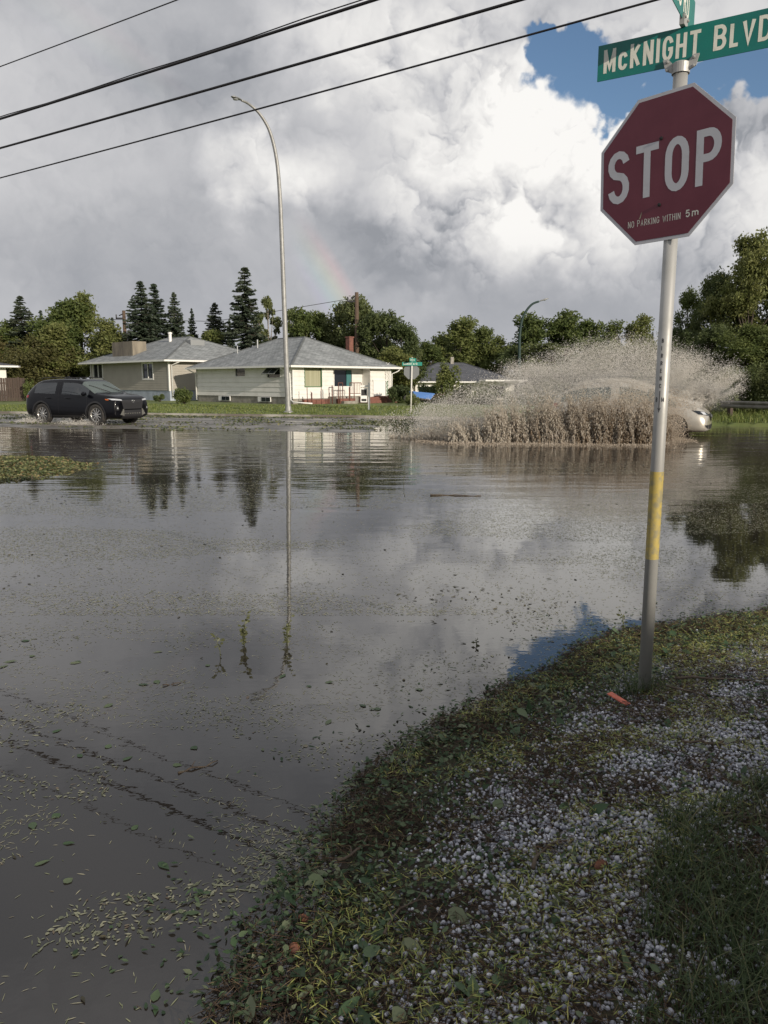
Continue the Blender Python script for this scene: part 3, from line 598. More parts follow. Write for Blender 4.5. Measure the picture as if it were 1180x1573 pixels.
# ------------------------------------------------------------------ stroke lettering
def arc(cx, cy, rx, ry, a0, a1, n=10): return [(cx + rx * math.cos(R(a0 + (a1 - a0) * i / n)), cy + ry * math.sin(R(a0 + (a1 - a0) * i / n))) for i in range(n + 1)]
GL = {
 'S': [arc(.5, .76, .5, .24, 12, 270) + arc(.5, .25, .5, .27, 90, -168)[1:]], 'T': [[(0, 1), (1, 1)], [(.5, 1), (.5, 0)]],
 'O': [arc(.5, .68, .5, .32, 0, 180) + arc(.5, .32, .5, .32, 180, 360)+ [(1, .68)]], 'P': [[(0, 0), (0, 1)], [(0, 1), (.5, 1)] + arc(.5, .74, .5, .26, 90, -90)[1:] + [(0, .48)]],
 'N': [[(0, 0), (0, 1)], [(0, 1), (1, 0)], [(1, 0), (1, 1)]], 'M': [[(0, 0), (0, 1)], [(0, 1), (.5, .15), (1, 1)], [(1, 1), (1, 0)]],
 'C': [arc(.5, .68, .5, .32, 10, 180) + arc(.5, .32, .5, .32, 180, 350)], 'K': [[(0, 0), (0, 1)], [(1, 1), (0, .38)], [(.3, .6), (1, 0)]],
 'I': [[(.5, 0), (.5, 1)]], 'G': [arc(.5, .68, .5, .32, 10, 180) + arc(.5, .32, .5, .32, 180, 360) + [(1, .46), (.55, .46)]],
 'H': [[(0, 0), (0, 1)], [(1, 0), (1, 1)], [(0, .5), (1, .5)]], 'B': [[(0, 0), (0, 1)], [(0, 1), (.5, 1)] + arc(.5, .76, .46, .24, 90, -90)[1:] + [(0, .52)], [(.4, .52)] + arc(.5, .26, .5, .26, 90, -90)[1:] + [(0, 0)]],
 'L': [[(0, 1), (0, 0), (1, 0)]], 'V': [[(0, 1), (.5, 0), (1, 1)]], 'D': [[(0, 0), (0, 1)], [(0, 1), (.4, 1)] + arc(.4, .68, .6, .32, 90, 0)[1:] + arc(.4, .32, .6, .32, 0, -90) + [(0, 0)]],
 'A': [[(0, 0), (.5, 1), (1, 0)], [(.2, .34), (.8, .34)]], 'R': [[(0, 0), (0, 1)], [(0, 1), (.5, 1)] + arc(.5, .75, .48, .25, 90, -90)[1:] + [(0, .5)], [(.5, .5), (1, 0)]],
 'W': [[(0, 1), (.25, 0), (.5, .8), (.75, 0), (1, 1)]], '5': [[(.95, 1), (.12, 1), (.05, .56)] + arc(.47, .33, .5, .33, 130, -160)], 'm': [[(0, 0), (0, .66)], [(0, .5)] + arc(.25, .48, .25, .2, 180, 0)[1:] + [(.5, 0)], [(.5, .46)] + arc(.75, .48, .25, .2, 180, 0)[1:] + [(1, 0)]],
 'E': [[(1, 1), (0, 1), (0, 0), (1, 0)], [(0, .52), (.8, .52)]], '-': [[(0, .5), (1, .5)]], 'v': [[(0, .55), (.5, 0), (1, .55)], [(.5, 0), (.5, 1)]]}
def ribbon(mb, pts, t, T):
    pts = [Vector((p[0], p[1])) for p in pts]; n = len(pts); closed = (pts[0] - pts[-1]).length < 1e-6
    out = []
    for i, p in enumerate(pts):
        a = pts[i - 1] if i else (pts[-2] if closed else None); c = pts[i + 1] if i < n - 1 else (pts[1] if closed else None)
        d1 = (p - a).normalized() if a is not None else None; d2 = (c - p).normalized() if c is not None else None
        if d1 is None: d1 = d2
        if d2 is None: d2 = d1
        m = (d1 + d2); m = m.normalized() if m.length > 1e-6 else d1; nrm = Vector((-m.y, m.x)); k = 1 / max(.45, nrm.dot(Vector((-d1.y, d1.x))))
        out.append((p + nrm * t / 2 * k, p - nrm * t / 2 * k))
    vs = []
    for a, b in out: vs += [T @ Vector((a.x, 0, a.y)), T @ Vector((b.x, 0, b.y))]
    mb.add(vs, [(2 * i, 2 * i + 1, 2 * i + 3, 2 * i + 2) for i in range(n - 1)])
def letters(mb, text, x, z, h, wd, gap, t, y, shear=0, curve=None):
    """text standing in the local xz plane, facing -y; curve wraps it on a pole"""
    for ch in text:
        if ch == ' ': x += wd * .55 + gap; continue
        W = {'I': t, 'L': wd * .8, 'M': wd * 1.22, 'W': wd * 1.3, 'm': wd * 1.5}.get(ch, wd); H = h
        if ch == 'c': W, H, ch = wd * .92, h * .76, 'C'
        for k, st in enumerate(GL[ch]):
            pts = [(x + t / 2 + p[0] * (W - t), z + t / 2 + p[1] * (H - t)) for p in st]
            # run straight stroke ends to the letter's edge
            def ext(a, b): d = Vector((a[0] - b[0], a[1] - b[1])).normalized(); return (a[0] + d.x * t * .5, a[1] + d.y * t * .5)
            if len(pts) == 2 and abs(st[0][0] - st[1][0]) < .01 or len(pts) == 2 and abs(st[0][1] - st[1][1]) < .01: pts = [ext(pts[0], pts[1]), ext(pts[1], pts[0])]
            ribbon(mb, pts, t, Matrix.Translation((0, y - .0001 * k, 0)))
        x += W + gap
    return x
# ------------------------------------------------------------------ stop sign and street name blades
PX, PY = 1.275, 3.574
gb = gz(PX, PY)
pole = thing('sign_pole', 'galvanized steel sign pole with a painted yellow band standing in hail on the bank', 'sign pole', (PX, PY, gb), 0)
def z_at(py): d = rayd(1010, py); return CAMZ + d.z / d.y * PY - gb
zy1, zy0 = z_at(724), z_at(858)
MB().tube([(0, 0, -.25), (0, 0, z_at(96))], .030, 32).build('tube', M['galv'], pole, True)
MB().tube([(0, 0, zy0), (0, 0, zy1)], .0306, 32, False).build('yellow_band', M['yellow_band'], pole, True)
st = MB()
# stencilled marks running down the pole, worn and mostly unreadable, then an arrow between B and M
def wrap(mb, r):
    out = []
    for v in mb.v:
        a = v[0] / r; out.append((r * math.sin(a), -r * math.cos(a), v[2]))
    mb.v = out
za = z_at(620)
letters(st, 'B', -.020, z_at(617), .020, .009, .002, .0028, 0); letters(st, 'M', .008, z_at(617), .020, .010, .002, .0026, 0)
ribbon(st, [(-.001, z_at(600)), (-.001, z_at(630))], .004, Matrix()); ribbon(st, [(-.007, z_at(626)), (-.001, z_at(633)), (.005, z_at(626))], .003, Matrix())
for i, ch in enumerate('BIRRENC'):
    letters(st, ch, -.006, z_at(519 + i * 11.5 + 8), .019, .010, .002, .0032, 0)
wrap(st, .0311); so_ = st.build('stencil_letters', M['stencil'], pole); so_.rotation_euler = (0, 0, R(-33))
# octagonal face
SA = R(-47); sgn = thing('stop_sign', 'faded maroon octagonal STOP sign with a no parking line, bolted crooked to the pole', 'stop sign', (PX - .052, PY - .002, z_at(257) + gb), SA)
sgn.rotation_euler = (R(1), R(-1.2), SA); sgn.scale = (1.03, 1.03, 1.03)
Roc = .300 / math.cos(R(22.5)); octp = lambda r: [(r * math.cos(R(22.5 + 45 * i)), r * math.sin(R(22.5 + 45 * i))) for i in range(8)]
mb = MB().prism(octp(Roc), .0025, Matrix.Translation((0, 0, 0))); mb.build('sign_plate', M['sign_white'], sgn, bevel=.0006)
mb = MB().prism(octp(Roc - .0155), .001, Matrix.Translation((0, -.0012, 0))); mb.build('red_face', M['sign_red'], sgn)
mb = MB(); letters(mb, 'STOP', -.262, -.108, .218, .105, .030, .031, -.0018); mb.build('stop_lettering', M['sign_white'], sgn)
mb = MB(); x = letters(mb, 'NO PARKING WITHIN', -.158, -.224, .027, .0125, .0042, .0026, -.0018); letters(mb, '5m', x + .018, -.222, .030, .019, .008, .0048, -.0018); mb.build('small_lettering', M['letter_white'], sgn)
for z in (.118, -.150):
    mb = MB(); mb.lathe([(0, 0), (.0075, 0), (.0075, .004), (0, .006)], 8, Matrix.Translation((-.012, -.0015, z)) @ Matrix.Rotation(R(90), 4, 'X')); mb.build('bolt', M['black'], sgn)
mb = MB(); mb.add([(-.106, -.0020, -.196), (-.098, -.0020, -.190), (-.092, -.0022, -.165), (-.097, -.0020, -.172)], [(0, 1, 2, 3)]); mb.build('leaf_scrap', M['curtain'], sgn)
# blades
blz = z_at(71) + gb
b1 = thing('street_sign', 'green street name blade reading McKNIGHT BLVD clamped on top of the pole', 'street sign', (PX, PY, blz), R(-31.5))
BH = .150
MB().box((-.362, -.0015, -BH / 2), (.54, .0015, BH / 2)).build('blade', M['sign_green'], b1, bevel=.0006)
mb = MB(); xx = letters(mb, 'McKNIGHT', -.335, -.046, .098, .0440, .0115, .0145, -.0022); xx = letters(mb, 'BL', xx + .040, -.046, .098, .050, .0125, .0145, -.0022); letters(mb, 'VD', xx - .006, -.046, .098, .050, .0115, .0145, -.0022); mb.build('street_lettering', M['letter_white'], b1)
mb = MB()   # cast clamp: collar, two lugs and bolts
mb.lathe([(.031, -.045), (.037, -.045), (.038, -.005), (.031, 0)], 24, Matrix.Translation((0, 0, -BH / 2 + .010)))
for s in (-1, 1):
    mb.prism([(s * .030, -BH / 2 - .030), (s * .062, -BH / 2 - .014), (s * .074, -BH / 2 + .030), (s * .052, -BH / 2 + .030), (s * .030, -BH / 2 + .004)], .012, Matrix.Translation((0, -.014, 0)))
    for zz in (-.016, .018):
        mb.lathe([(0, 0), (.0065, 0), (.0065, .006), (0, .008)], 8, Matrix.Translation((s * .054, -.014, -BH / 2 + zz)) @ Matrix.Rotation(R(90), 4, 'X'))
mb.build('clamp', M['galv'], b1, bevel=.0008)
b2 = thing('street_sign', 'green street name blade reading SIMONS RD crossing above the other blade', 'street sign', (PX, PY, blz + BH + .022), R(58))
MB().box((-.50, -.0015, -BH / 2), (.20, .0015, BH / 2)).build('blade', M['sign_green'], b2, bevel=.0006)
mb = MB(); xx = letters(mb, 'SIMONS', -.40, -.046, .098, .048, .013, .0145, -.0022); letters(mb, 'RD', xx + .028, -.046, .098, .048, .0135, .0145, -.0022); mb.build('street_lettering', M['letter_white'], b2)
mb = MB(); mb.box((-.035, -.010, -BH / 2 - .022), (.035, .010, -BH / 2 + .02))
for s in (-1, 1): mb.lathe([(0, 0), (.006, 0), (.006, .006), (0, .008)], 8, Matrix.Translation((s * .024, -.010, -BH / 2 + .008)) @ Matrix.Rotation(R(90), 4, 'X'))
mb.build('clamp', M['galv'], b2, bevel=.001)
# ------------------------------------------------------------------ overhead wires
def wire(pts, h, r, name, label, sag=.0):
    a = None; P = []
    for (px, py) in pts:
        d = rayd(px, py); P.append(Vector((0, 0, CAMZ)) + d * ((h - CAMZ) / d.z))
    a, b = P; d = (b - a).normalized(); a2 = a - d * 24; b2_ = b + d * 14; n = 40; out = []
    Lq = (b2_ - a2).length
    for i in range(n + 1):
        t = i / n; out.append(a2.lerp(b2_, t) + Vector((0, 0, sag * (2 * t - 1) ** 2 - sag * .25)))
    return out
W1 = wire([(0, 97), (262, 0)], 7.56, .01, '', '', .25)
W2 = wire([(0, 177), (565, 0)], 6.47, .02, '', '', .25)
W3 = wire([(0, 222), (790, 0)], 6.0, .015, '', '', .25)
W4 = wire([(0, 268), (1000, 0)], 5.57, .01, '', '', .25)
for pts, r, lab in ((W1, .0095, 'thin black wire, highest of the four crossing the clouds'), (W2, .021, 'thick black cable with a thinner lashed strand, second from the top'), (W3, .019, 'thick black overhead cable, third from the top'), (W4, .0125, 'thin black wire, lowest of those crossing the lamp post')):
    o = MB().tube(pts, r, 8).build('overhead_wire', M['wire'], None, True); tag(o, lab, 'wire', 'overhead wires')
    if pts is W2:
        q = [Vector(p) + Vector((0, 0, .028 + .07 * max(0, (i - 24) / 16) + .012 * math.sin(i * 1.9))) for i, p in enumerate(pts)]
        MB().tube(q, .008, 6).build('lashed_strand', M['wire'], o, True)
# ------------------------------------------------------------------ street lamps
def lamp(name, label, pix, Y0, Y1, r0, r1, matl, headlen, hdir, headmat):
    n = len(pix); P = [at(px, py, Y0 + (Y1 - Y0) * (i / (n - 1)) ** 3) for i, (px, py) in enumerate(pix)]
    base = P[0].copy(); base.z = gz(base.x, base.y); t = thing(name, label, 'street lamp', base)
    P[0] = base; Q = [p - base for p in P]
    # smooth the polyline
    out = []
    for i in range(n - 1):
        p0, p1, p2, p3 = Q[max(i - 1, 0)], Q[i], Q[i + 1], Q[min(i + 2, n - 1)]
        for k in range(6):
            u = k / 6; out.append(.5 * ((2 * p1) + (p2 - p0) * u + (2 * p0 - 5 * p1 + 4 * p2 - p3) * u * u + (3 * p1 - p0 - 3 * p2 + p3) * u ** 3))
    out.append(Q[-1]); m = len(out)
    MB().tube(out, [r0 + (r1 - r0) * i / (m - 1) for i in range(m)], 14).build('pole', matl, t, True)
    MB().lathe([(r0 * 1.9, 0), (r0 * 1.9, .05), (r0 * 1.15, .09), (r0 * 1.1, .3)], 14).build('base_plate', matl, t)
    d = (out[-1] - out[-3]).normalized(); h = MB(); e_ = out[-1]
    hp = []
    for s, wdt in ((0, .05), (.18, .13), (.5, .17), (.8, .16), (1, .06)):
        c = e_ + d * headlen * s; hp.append((c, wdt * headlen / .9))
    side = d.cross(Vector((0, 0, 1))).normalized(); vs = []
    for c, wd in hp:
        for a in range(10):
            an = 2 * math.pi * a / 10; zz = math.sin(an) * (wd * .55 if math.sin(an) > 0 else wd * .3); vs.append(c + side * math.cos(an) * wd + Vector((0, 0, zz)))
    fs = [(i * 10 + k, i * 10 + (k + 1) % 10, (i + 1) * 10 + (k + 1) % 10, (i + 1) * 10 + k) for i in range(4) for k in range(10)] + [tuple(range(9, -1, -1)), tuple(range(40, 50))]
    h.add(vs, fs); hd = h.build('lamp_head', headmat, t, True)
    c = e_ + d * headlen * .6 - Vector((0, 0, .045)); MB().lathe([(0, -.05), (.09, -.04), (.12, 0)], 12, Matrix.Translation(c)).build('lens', M['lens'], hd, True)
    return t
lamp('street_lamp', 'tall galvanized street lamp with a curved arm in front of the white house', [(443, 634), (439.5, 545), (436, 450), (433, 370), (430, 300), (425, 245), (415, 203), (400, 176), (383, 160), (371, 154)], 36.5, 35.2, .125, .045, M['galv_lamp'], .62, -1, M['sign_back'])
lamp('street_lamp', 'dark green curved street lamp rising behind the splash', [(798, 612), (798, 545), (798.5, 515), (802, 492), (809, 477), (818, 467), (828, 463)], 72, 72, .14, .09, M['lamp_green'], .9, 1, M['galv_lamp'])
# ------------------------------------------------------------------ wooden utility poles
def upole(px, pyt, Y, r, label, trans=False, arm=True):
    p = at(px, pyt, Y); zb = gz(p.x, p.y); H = p.z - zb; t = thing('utility_pole', label, 'utility pole', (p.x, p.y, zb))
    MB().tube([(0, 0, -.3), (0, 0, H)], [r * 1.25, r * .85], 12).build('pole', M['wood_pole'], t, True)
    MB().box((-.75, -.05, H - .75), (-.1, .05, H - .62)).tube([(-.7, 0, H - .62), (-.7, 0, H - .35)], .06, 8).tube([(-.1, 0, H - .3), (-.45, 0, H - .45)], .05, 6).build('bracket', M['plastic'], t)
    if trans: MB().lathe([(0, -.55), (.24, -.5), (.24, .5), (.15, .6), (0, .62)], 16, Matrix.Translation((.45, 0, H - 2.3))).box((.1, -.03, H - 2.6), (.3, .03, H - 2.0)).build('transformer', M['galv_lamp'], t, True)
    return t, Vector((p.x, p.y, p.z))
u1, u1t = upole(548, 449, 62, .17, 'brown wooden utility pole rising behind the red brick chimney')
u2, u2t = upole(190, 477, 72, .17, 'weathered utility pole with a grey transformer between the conifers', True)
o = MB().tube([u1t + Vector((-.6, 0, -.5)), u1t + Vector((-12, 4, -1.9)), u1t + Vector((-26, 10, -1.2))], .022, 5).build('service_wire', M['wire'], None, True); tag(o, 'thin service wire running left from the pole behind the brick chimney', 'wire')
# ------------------------------------------------------------------ houses
def lap_wall(x0, x1, z0, z1, holes, pitch=.23, lap=.022, T=None):
    """lapped boards on the local xz plane facing -y, cut round the openings"""
    mb = MB(); n = max(1, round((z1 - z0) / pitch)); p = (z1 - z0) / n
    for i in range(n):
        a, b = z0 + i * p, z0 + (i + 1) * p; xs_ = [x0, x1]
        cuts = sorted({a, b} | {z for h in holes for z in (h[2], h[3]) if a < z < b})
        for c, d in zip(cuts[:-1], cuts[1:]):
            segs = [(x0, x1)]
            for h in holes:
                if h[2] < d - 1e-6 and h[3] > c + 1e-6:
                    ns = []
                    for s, e_ in segs:
                        if h[1] <= s or h[0] >= e_: ns.append((s, e_))
                        else:
                            if h[0] > s: ns.append((s, h[0]))
                            if h[1] < e_: ns.append((h[1], e_))
                    segs = ns
            for s, e_ in segs:
                yo = lambda z: -lap * (1 - (z - a) / p)
                vs = [Vector((s, yo(c), c)), Vector((e_, yo(c), c)), Vector((e_, yo(d), d)), Vector((s, yo(d), d)), Vector((s, .0, c)), Vector((e_, .0, c))]
                fs = [(0, 1, 2, 3)] + ([(4, 5, 1, 0)] if abs(c - a) < 1e-6 else [])
                mb.add([T @ v for v in vs] if T else vs, fs)
    return mb
def TF(side, Wr, Wl):
    """side 'front': local x axis wall (faces -y); 'side': local y axis wall (faces -x)"""
    if side == 'front': return Matrix()
    return Matrix.Rotation(R(-90), 4, 'Z') @ Matrix.Translation((-0, 0, 0)) if side == 'side0' else Matrix(((0, 1, 0, 0), (-1, 0, 0, 0), (0, 0, 1, 0), (0, 0, 0, 1))) if side == 'neg' else Matrix(((0, 1, 0, 0), (1, 0, 0, 0), (0, 0, 1, 0), (0, 0, 0, 1)))
SIDE = Matrix(((0, 1, 0, 0), (1, 0, 0, 0), (0, 0, 1, 0), (0, 0, 0, 1)))   # (x,y,z)->(y,x,z): wall along local y, outside at -x
FRONT = Matrix()
def window(parent, T, x0, x1, z0, z1, frame=.06, depth=.07, mull=0, fm=None, pane=None, sill=True, proud=.035):
    fm = fm or M['trim']; f = MB()
    for a, b in (((x0 - frame, z0 - frame), (x1 + frame, z0)), ((x0 - frame, z1), (x1 + frame, z1 + frame)), ((x0 - frame, z0), (x0, z1)), ((x1, z0), (x1 + frame, z1))):
        f.box((a[0], -proud, a[1]), (b[0], depth, b[1]), T)
    for k in range(mull):
        xm = x0 + (x1 - x0) * (k + 1) / (mull + 1); f.box((xm - .035, -proud * .3, z0), (xm + .035, depth, z1), T)
    w_ = f.build('window', fm, parent)
    g_ = MB(); g_.box((x0, depth * .55, z0), (x1, depth * .7, z1), T); g_.build('pane', pane or M['glass_dark'], w_)
    return w_
def hip_roof(parent, Wr, Wl, zE, ov, rise, ridge, along, matl, trim):
    """hip roof over [0,Wr]x[0,Wl]"""
    x0, x1, y0, y1 = -ov, Wr + ov, -ov, Wl + ov; zr = zE + rise
    if along == 'y': a, b = Vector(((x0 + x1) / 2, y0 + ridge, zr)), Vector(((x0 + x1) / 2, y1 - ridge, zr))
    else: a, b = Vector((x0 + ridge, (y0 + y1) / 2, zr)), Vector((x1 - ridge, (y0 + y1) / 2, zr))
    c = [Vector((x0, y0, zE)), Vector((x1, y0, zE)), Vector((x1, y1, zE)), Vector((x0, y1, zE))]
    fs = [(c[0], c[1], a), (c[1], c[2], b, a), (c[2], c[3], b), (c[3], c[0], a, b)] if along == 'y' else [(c[0], c[1], b, a), (c[1], c[2], b), (c[2], c[3], a, b), (c[3], c[0], a)]
    me = bpy.data.meshes.new('roof'); vs = []; fi = []; uv = []
    for f in fs:
        e_ = (f[1] - f[0]).normalized(); nrm = e_.cross((f[2] - f[0])).normalized(); up = nrm.cross(e_); base_ = len(vs); vs += list(f); fi.append(tuple(range(base_, base_ + len(f))))
        uv += [((p - f[0]).dot(e_), (p - f[0]).dot(up)) for p in f]
    me.from_pydata(vs, [], fi); ul = me.uv_layers.new(name='UVMap')
    for i, q in enumerate(uv): ul.data[i].uv = q
    me.materials.append(matl); rf = bpy.data.objects.new('roof', me); COL.objects.link(rf); rf.parent = parent
    # ridge and hip caps
    hp = MB(); capm = [(c[0], a), (c[1], a if along == 'y' else b), (c[2], b), (c[3], b if along == 'y' else a), (a, b)]
    for p, q in capm:
        hp.tube([p + Vector((0, 0, -.03)), q + Vector((0, 0, -.03))], .085, 6)
    hp.build('ridge_cap', matl, rf)
    # soffit, fascia and gutter
    g_ = MB(); t = .16
    g_.box((x0, y0, zE - .10), (x1, y0 + .02, zE - .004)); g_.box((x0, y1 - .02, zE - .10), (x1, y1, zE - .004)); g_.box((x0, y0 + .021, zE - .10), (x0 + .02, y1 - .021, zE - .004)); g_.box((x1 - .02, y0 + .021, zE - .10), (x1, y1 - .021, zE - .004))
    g_.box((x0 + .021, y0 + .021, zE - .10), (x1 - .021, y1 - .021, zE - .085))
    g_.build('fascia', trim, parent)
    q = MB(); s = .11
    for (xa, ya, xb, yb) in ((x0 - s, y0 - s, x1 + s, y0 - .003), (x0 - s, y0, x0 - .003, y1 + s)):
        q.box((xa, ya, zE - .105), (xb, yb, zE - .098)); 
        if xb - xa > .5: q.box((xa, ya, zE - .097), (xb, ya + .012, zE + .012))
        else: q.box((xa, ya, zE - .097), (xa + .012, yb, zE + .012))
    q.build('gutter', trim, parent)
    return rf
def solve_len(C, d, px):
    k = (px - 590) * CP / F; return (k * C.y - C.x) / (d.x - k * d.y)
def downspout(parent, pts, matl=None): return MB().tube(pts, .042, 8).build('downspout', matl or M['trim'], parent, True)
# --- white house
C = at(450.5, 624, 46); C.z = gz(C.x, C.y) ; TH = R(45); dr = Vector((math.cos(TH), math.sin(TH), 0)); dl = Vector((-math.sin(TH), math.cos(TH), 0))
Wr = solve_len(C, dr, 600); Wl = solve_len(C, dl, 302.5)
zE = at(450, 561.5, 46).z - C.z
hw = thing('bungalow', 'white clapboard bungalow with a grey hip roof and red brick chimney', 'house', C, TH)
fz = .42
xf = lambda px: solve_len(C, dr, px); yl = lambda px: solve_len(C, dl, px)
def zrel(px, py, onr, dirn):   # height on the wall seen at that pixel
    t = solve_len(C, dirn, px); Yw = C.y + dirn.y * t; return at(px, py, Yw).z - C.z
# side (left) wall
s1 = (yl(377.5), yl(362.5), zrel(370, 578, 0, dl), zrel(370, 565, 0, dl)); s2 = (yl(431), yl(411.5), zrel(420, 580, 0, dl), zrel(420, 565.5, 0, dl))
lap_wall(0, Wl, fz, zE - .1, [s1, s2], .27, .03, SIDE).build('wall', M['siding_white'], hw)
# front wall: left bay, recess, right end
xa, xb = xf(512), xf(568.5); rec = .75
w1 = (xf(468.5), xf(493.5), zrel(480, 593.5, 0, dr), zrel(480, 565, 0, dr))
lap_wall(0, xa, fz - .1, zE - .1, [w1], .27, .03).build('wall', M['siding_white'], hw)
w2 = (xf(525.5), xf(552.5), fz + .62, zE - .2)
REC = Matrix.Translation((0, rec, 0))
lap_wall(xa, xb, fz - .1, zE - .1, [w2], .27, .03, REC).build('wall', M['siding_white'], hw)
lap_wall(xb, Wr, fz - .1, zE - .1, [], .27, .03).build('wall', M['siding_white'], hw)
c_ = MB(); c_.box((xa - .06, .0, fz - .1), (xa, rec + .02, zE - .1)); c_.box((xb, .0, fz - .1), (xb + .06, rec + .02, zE - .1))
c_.box((Wr - .02, .02, fz - .1), (Wr, Wl, zE - .1)); c_.box((.02, Wl - .02, fz - .1), (Wr - .03, Wl, zE - .1)); c_.build('wall', M['siding_white'], hw)
for a_, b_ in (((-.035, -.035, fz - .1), (.05, .0, zE - .1)), ((Wr - .05, -.036, fz - .1), (Wr + .02, -.031, zE - .1)), ((-.035, Wl - .06, fz), (-.031, Wl, zE - .1))): MB().box(a_, b_).build('corner_board', M['trim'], hw)
c_ = MB(); c_.box((.03, .02, -.3), (Wr - .03, Wl - .04, fz - .005)); c_.build('foundation', M['concrete'], hw)
w_ = window(hw, SIDE, min(s1[:2]), max(s1[:2]), s1[2], s1[3], .05)
w_ = window(hw, SIDE, min(s2[:2]), max(s2[:2]), s2[2], s2[3], .05)
ym0, ym1 = min(s2[:2]), max(s2[:2]); aw = MB()   # awning sash propped open
Ta = Matrix.Translation((-.06, 0, s2[3])) @ Matrix.Rotation(R(50), 4, 'Y') @ Matrix.Translation((0, 0, -s2[3]))
hh = s2[3] - s2[2]
for a, b in (((ym0, s2[3] - .05), (ym1, s2[3])), ((ym0, s2[2]), (ym1, s2[2] + .05)), ((ym0, s2[2]), (ym0 + .05, s2[3])), ((ym1 - .05, s2[2]), (ym1, s2[3])), (((ym0 + ym1) / 2 - .02, s2[2]), ((ym0 + ym1) / 2 + .02, s2[3]))):
    aw.box((-.02, a[0], a[1]), (.015, b[0], b[1]), Ta)
a_ = aw.build('open_sash', M['sign_back'], hw); MB().box((-.004, ym0 + .05, s2[2] + .05), (.004, ym1 - .05, s2[3] - .05), Ta).build('pane', M['glass_dark'], a_)
w_ = window(hw, FRONT, w1[0], w1[1], w1[2], w1[3], .05, .12, 0, M['green_paint'], M['curtain'])
w_ = window(hw, REC, w2[0], w2[1], w2[2], w2[3], .05, .12, 0, M['trim'])
MB().box((w2[1] - .42, .02, w2[2]), (w2[1] - .02, .06, w2[3]), REC).build('teal_curtain', M['teal'], w_)
MB().box((xb + .25, -.06, .1), (xb + 1.35, -.032, 1.45)).box((xb + .2, -.085, 1.38), (xb + 1.5, -.061, 1.46)).build('side_door', M['trim'], hw)
MB().box((xb + 1.36, -.09, .1), (xb + 1.55, -.03, 1.37)).build('green_post', M['green_paint'], hw)
lt = MB()
for k in range(9):
    a = .35 + k * .24; lt.tube([(Wr - .5, -.1, a), (Wr - .2, -.1, a + .3)], .012, 4); lt.tube([(Wr - .2, -.1, a), (Wr - .5, -.1, a + .3)], .012, 4)
lt.tube([(Wr - .52, -.1, .2), (Wr - .52, -.1, 2.4)], .02, 5).tube([(Wr - .18, -.1, .2), (Wr - .18, -.1, 2.4)], .02, 5).build('trellis', M['trim'], hw)
for px0, px1 in ((336, 353.5), (396.5, 416)):   # cellar windows with a white shutter half
    ya_, yb_ = sorted((yl(px0), yl(px1))); ym = yb_ - (yb_ - ya_) * .28
    cw = MB().box((-.06, ya_, .1), (.0, yb_, .40)).build('cellar_window', M['trim'], hw)
    MB().box((-.075, ya_ + .04, .13), (-.061, (ya_ + ym) / 2 - .02, .37)).box((-.075, (ya_ + ym) / 2 + .02, .13), (-.061, ym - .02, .37)).build('pane', M['glass_dark'], cw)
rise = at(449, 518.5, C.y + dr.y * Wr / 2 + dl.y * Wl / 2 - .5).z - C.z - zE
rf = hip_roof(hw, Wr, Wl, zE, .45, rise, 4.3, 'y', M['shingle_grey'], M['trim'])
C = hw.location.copy(); cy_ = 6.2; cx_ = solve_len(C + dl * cy_, dr, 537.5); chz = at(537, 517, (C + dl * cy_ + dr * cx_).y).z - C.z
ch = MB().box((cx_ - .2, cy_ - .2, zE + .3), (cx_ + .2, cy_ + .2, chz - .1)).box((cx_ - .24, cy_ - .24, chz - .099), (cx_ + .24, cy_ + .24, chz)).build('chimney', M['brick'], rf)
MB().tube([(2.6, 7.0, zE + rise - 1.0), (2.6, 7.0, zE + rise - .1)], .05, 8).build('vent_pipe', M['sign_back'], rf); MB().tube([(1.8, 8.2, zE + .8), (1.8, 8.2, zE + 1.45)], .04, 8).build('vent_pipe', M['sign_back'], rf)
downspout(hw, [(-.48, .55, zE - .1), (-.45, .5, zE - .2), (-.10, .14, zE - .45), (-.09, .1, .5), (-.09, .1, .25), (-.2, -.3, .12), (.3, -1.4, .06)])
downspout(hw, [(-.5, Wl + .3, zE - .1), (-.1, Wl - .05, zE - .4), (-.1, Wl - .05, .1)])
downspout(hw, [(Wr + .45, -.45, zE - .1), (Wr + .35, -.35, zE - .25), (Wr + .05, -.08, zE - .42), (Wr + .05, -.08, .2)])
# front planter of red brick, steps and railings
pl = thing('brick_planter', 'low red brick planter and steps along the front of the white house', 'planter', C + dr * 0.2, TH)
q = MB(); q.box((.15, -.55, -.1), (2.2, -.40, .28)); q.box((4.6, -1.5, -.1), (6.3, -1.32, .38)); q.box((6.6, -1.2, -.1), (8.0, -1.05, .45)); q.box((4.6, -1.31, -.1), (4.75, -.2, .38)); q.box((2.6, -1.0, -.1), (3.9, -.7, .30)); q.box((6.3, -1.05, -.1), (6.59, -.2, .42)); q.build('brickwork', M['brick'], pl)
MB().box((4.76, -1.31, -.1), (6.29, -.2, .28)).build('soil', M['fence_wood'], pl)
MB().box((2.5, -.69, -.1), (4.5, .6, .42)).box((2.7, -1.3, -.1), (3.8, -1.01, .15)).build('steps', M['concrete'], pl)
rl = thing('iron_railing', 'rusty iron railing on the front steps of the white house', 'railing', C + dr * 2.7 - dl * 1.0, TH)
q = MB()
for x0, x1, y in ((0, 0, 0), (0, 1.8, 0)):
    pass
for x in (0, .35, .95, 1.3, 1.9): q.tube([(x, 0, 0), (x, 0, 1.25)], .028, 6)
q.tube([(0, 0, 1.25), (.35, 0, 1.25)], .03, 6).tube([(.95, 0, 1.25), (1.9, 0, 1.25)], .03, 6).tube([(.95, 0, .6), (1.9, 0, .6)], .022, 6)
